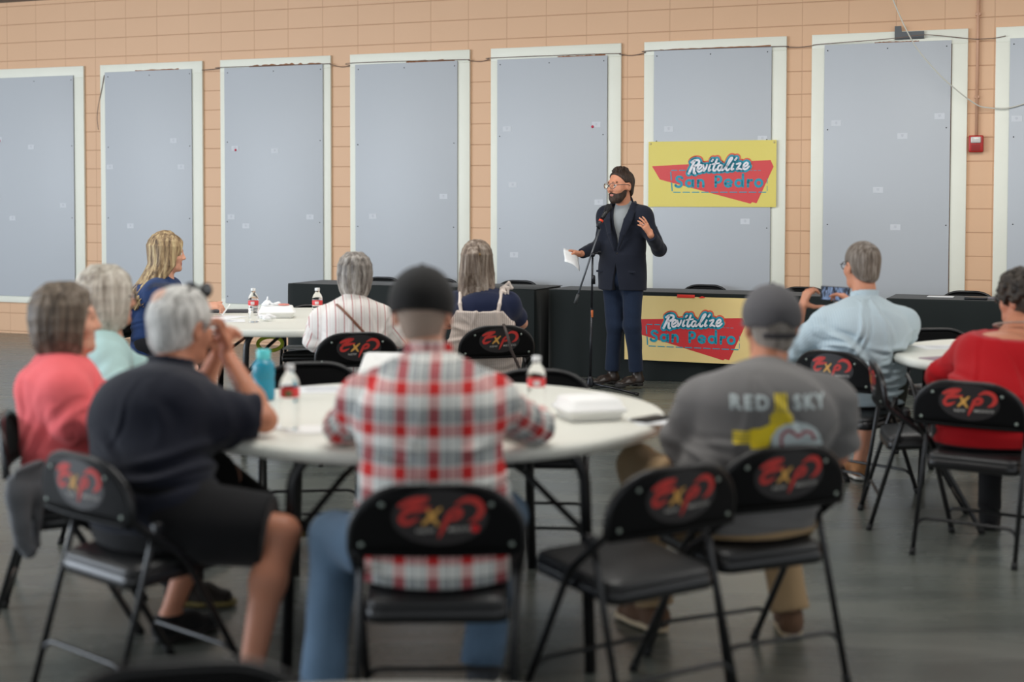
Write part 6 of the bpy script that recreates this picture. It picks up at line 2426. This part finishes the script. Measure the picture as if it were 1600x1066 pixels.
# ---- 8 blonde woman ----------------------------------------------------------
P = Person((-2.45, 9.70), 'person with long blonde hair in a navy top writing at the far table', (-2.45, 9.70, .56), (-2.40, 9.70, 1.00), (-2.35, 9.72, 1.140),
           (.95, -.05, 0), (.97, .22, -.05), g=1.02, sw=.165, bulge=.03, hs=1.02)
P.seat, P.table = (-2.66, 9.72, .97, -.15), (-1.36, 9.30, .9)
P.arm('r', (-2.02, 9.32, .80), (0, -.6, -.8), elbow=(-2.21, 9.44, .78), hd=(.95, .2, .15), hn=(.1, .4, -.9), curl=(.7, .8, .9, 1.0), thumb=(.7, .5, .2))
P.arm('l', (-2.06, 9.55, .80), (0, .6, -.8), elbow=(-2.26, 9.72, .78), hd=(.95, -.25, .1), hn=(-.1, -.4, -.9), curl=(.7, .8, .9, 1.0))
P.leg('r', (-2.08, 9.44, .09), knee=(-2.03, 9.44, .55)); P.leg('l', (-2.12, 9.58, .09), knee=(-2.06, 9.58, .55))
P.body(SK_A, LIP, EYEM, IRIS, BROW)
P.shirt('top', cloth('navy_rib_top', lin(34, 56, 98)), o=.014, hem=.46, sr=.064, er=.054, wr=.046, part=.45, fold=.004, seed=3.9, weave=False)
P.trousers('trousers', cloth('black_slacks', lin(24, 24, 28))); P.shoes('shoe', cloth('black_low_shoe', lin(26, 26, 28)), SOLE)
P.hair_long(hair_mat('blonde_streaked_hair', lin(88, 70, 52), lin(158, 132, 98), lin(206, 186, 142), 34), drop=.37, infl=.024, strands=190, seed=11, spread=.05, azr=2.2, lean=(-.13, -.03, 0))
pn = MB(); q0 = at(352, 489, 9.30)
pn.tube([tuple(q0 + V(-.02, 0, -.015)), tuple(q0 + V(.03, .01, .055))], .0045, 8)
tag(pn.build('pen', mat('white_pen', lin(232, 232, 228), .35), None, None), 'white pen in the blonde woman\'s hand', 'pen')

# ---- 9 man in navy polo and shorts ------------------------------------------
NP = cloth('navy_polo_knit', lin(23, 26, 38), bump=.15)
P = Person((-1.10, 4.38), 'person in a navy shirt and black shorts resting chin on clasped hands', (-1.11, 4.39, .55), (-1.115, 4.55, .955), (-1.085, 4.655, 1.085),
           (.66, .75, 0), (.55, .85, -.10), cfwd=(.45, .9, 0), g=1.25, sw=.18, bulge=.03, sdrop=.14, hs=1.06)
P.seat, P.table = (-1.265, 4.19, .66, .75), (-.32, 5.17, .88)
P.arm('r', (-.955, 4.75, .985), None, elbow=(-.795, 4.56, .795), hd=(-.25, .35, .9), hn=(-.7, -.5, .2), curl=(.8, .9, .95, 1.0), thumb=(-.3, -.4, .8))
P.arm('l', (-1.00, 4.84, .985), None, elbow=(-1.10, 4.92, .80), hd=(.45, -.35, .85), hn=(.5, -.6, .2), curl=(.9, .95, 1.0, 1.05))
P.leg('r', (-.775, 4.16, .09), knee=(-.695, 4.28, .495), toe=(.6, .45, 0))
P.leg('l', (-1.165, 4.80, .09), knee=(-1.0, 4.92, .54), toe=(.6, .75, 0))
P.body(SK_C, LIP, EYEM, IRIS, BROW_G, bare_legs=True)
sh9 = P.shirt('polo_shirt', NP, o=.018, sleeve='short', part=.80, hem=.50, sr=.088, er=.074, fold=.004, seed=7.7, weave=False)
P.collar('collar', NP, r=.070, h=.038, parent=sh9)
P.trousers('shorts', cloth('black_shorts', lin(18, 18, 20)), o=.022, length=.44, kr=.112, ar=.1)
P.shoes('shoe', cloth('black_sandal', lin(26, 26, 28)), SOLE)
F = Field(.005)
hr9 = P.hair_short(hair_mat('white_grey_hair', lin(150, 147, 142), lin(205, 203, 198), lin(232, 230, 224), 55), infl=.014, plane=(0, .02, -.02), bumps=0, low=-.088, rs=.018)
Pq = lambda x, y, z: P.hc + (P.HR[0] * x + P.HR[1] * y + P.HR[2] * z) * P.hs
F.ell(Pq(-.010, -.066, .074), np.array((.042, .043, .043)) * P.hs, P.HR, .01)
solid(F, 'bald_patch', skin('scalp', lin(214, 176, 158)), P.base, hr9)
P.glasses(FRAME, LENS)
P.glasses(mat('black_sunglasses_frame', lin(16, 16, 18), .25), LENS_D, dy=-.046, dz=.118, dark=True, w=.0045)

# ---- 10 woman in coral ---------------------------------------------------------
CO = cloth('coral_knit', lin(240, 108, 112), bump=.15)
P = Person((-1.68, 5.02), 'person with short brown hair in a coral top', (-1.57, 5.03, .55), (-1.605, 5.03, .955), (-1.58, 5.045, 1.075),
           (.97, .2, 0), (.98, .25, .03), cfwd=(.9, .3, 0), g=1.06, sw=.170, sdrop=.12, bulge=.015, hs=1.0)
P.seat, P.table = (-1.765, 4.99, .97, .22), (-.32, 5.17, .88)
P.arm('r', (-1.30, 4.93, .785), (0, -1, -.5), elbow=(-1.50, 4.83, .74), hd=(1, .3, 0))
P.arm('l', (-1.32, 5.20, .785), (0, 1, -.5), elbow=(-1.50, 5.28, .74), hd=(1, -.2, 0))
P.leg('l', (-1.22, 5.22, .09), knee=(-1.22, 5.20, .55), toe=(1, 0, 0))
P.leg('r', (-.90, 5.02, .40), knee=(-1.24, 5.10, .64), toe=(.93, -.1, -.3))
P.body(SK_A, LIP, EYEM, IRIS, BROW)
P.shirt('top', CO, o=.018, hem=.47, sr=.072, er=.066, wr=.055, part=.6, fold=.005, seed=8.8, weave=False)
P.trousers('trousers', cloth('black_wide_trousers', lin(20, 20, 22)), kr=.078, ar=.082)
P.shoes('shoe', cloth('dark_sneaker', lin(44, 38, 34)), mat('yellow_dark_sole', lin(110, 96, 48), .7))
P.hair_bob(hair_mat('brown_grey_bob', lin(62, 52, 43), lin(106, 92, 78), lin(150, 136, 122), 30), length=-.105, infl=.020, seed=6, strands=90, face=.086, fy=.098)

# ---- 11 woman in pale aqua -------------------------------------------------------
AQ = cloth('pale_aqua_tee', lin(176, 208, 206), bump=.12)
P = Person((-1.75, 5.90), 'person with a pale grey bob and glasses in an aqua top', (-1.75, 5.90, .55), (-1.72, 5.92, .955), (-1.690, 5.94, 1.095),
           (.9, .3, 0), (.90, .42, .0), g=1.06, sw=.175, bulge=.03, hs=1.0)
P.seat, P.table = (-1.95, 5.95, .98, -.15), (-.32, 5.17, .88)
P.arm('r', (-1.34, 5.62, .785), (0, -1, -.5), elbow=(-1.56, 5.62, .74), hd=(1, 0, 0))
P.arm('l', (-1.36, 5.92, .785), (0, 1, -.5), elbow=(-1.58, 6.12, .74), hd=(1, -.4, 0))
P.leg('r', (-1.36, 5.84, .09), knee=(-1.30, 5.84, .55)); P.leg('l', (-1.40, 6.06, .09), knee=(-1.34, 6.08, .55))
P.body(SK_A, LIP, EYEM, IRIS, BROW_G)
P.shirt('top', AQ, o=.016, hem=.46, sr=.070, er=.064, part=.9, sleeve='short', fold=.004, seed=9.2, weave=False)
P.trousers('trousers', cloth('grey_trousers', lin(70, 72, 76))); P.shoes('shoe', cloth('grey_low_shoe', lin(80, 80, 84)), SOLE_W)
P.hair_bob(hair_mat('pale_ash_hair', lin(140, 130, 118), lin(188, 180, 166), lin(220, 214, 202), 28), length=-.125, infl=.022, seed=12, strands=90, face=.068, fy=.118)
P.glasses(FRAME, LENS)

# grey jacket hanging over the back corner of the coral woman's chair
F = Field(.005)
j0 = at(30, 748, 4.66)
sd_ = (.25, .97, 0)
F.ecap(j0 + V(.02, .04, .03), j0 + V(.0, .05, -.13), (.085, .016), (.075, .022), sd_, .02)
F.ecap(j0 + V(-.01, .0, .0), j0 + V(.012, -.01, -.20), (.042, .020), (.036, .026), sd_, .015)
F.ecap(j0 + V(.03, .09, .0), j0 + V(.02, .10, -.24), (.040, .018), (.030, .022), sd_, .015)
F.cap(j0 + V(.012, -.01, -.20), j0 + V(.03, .0, -.235), .026, .022, .02)
tag(solid(F, 'jacket', cloth('grey_fleece', lin(104, 106, 110)), j0, None, None, .010, 3., None, (22, 22, 30)), 'grey jacket hanging off the coral woman\'s chair', 'jacket')
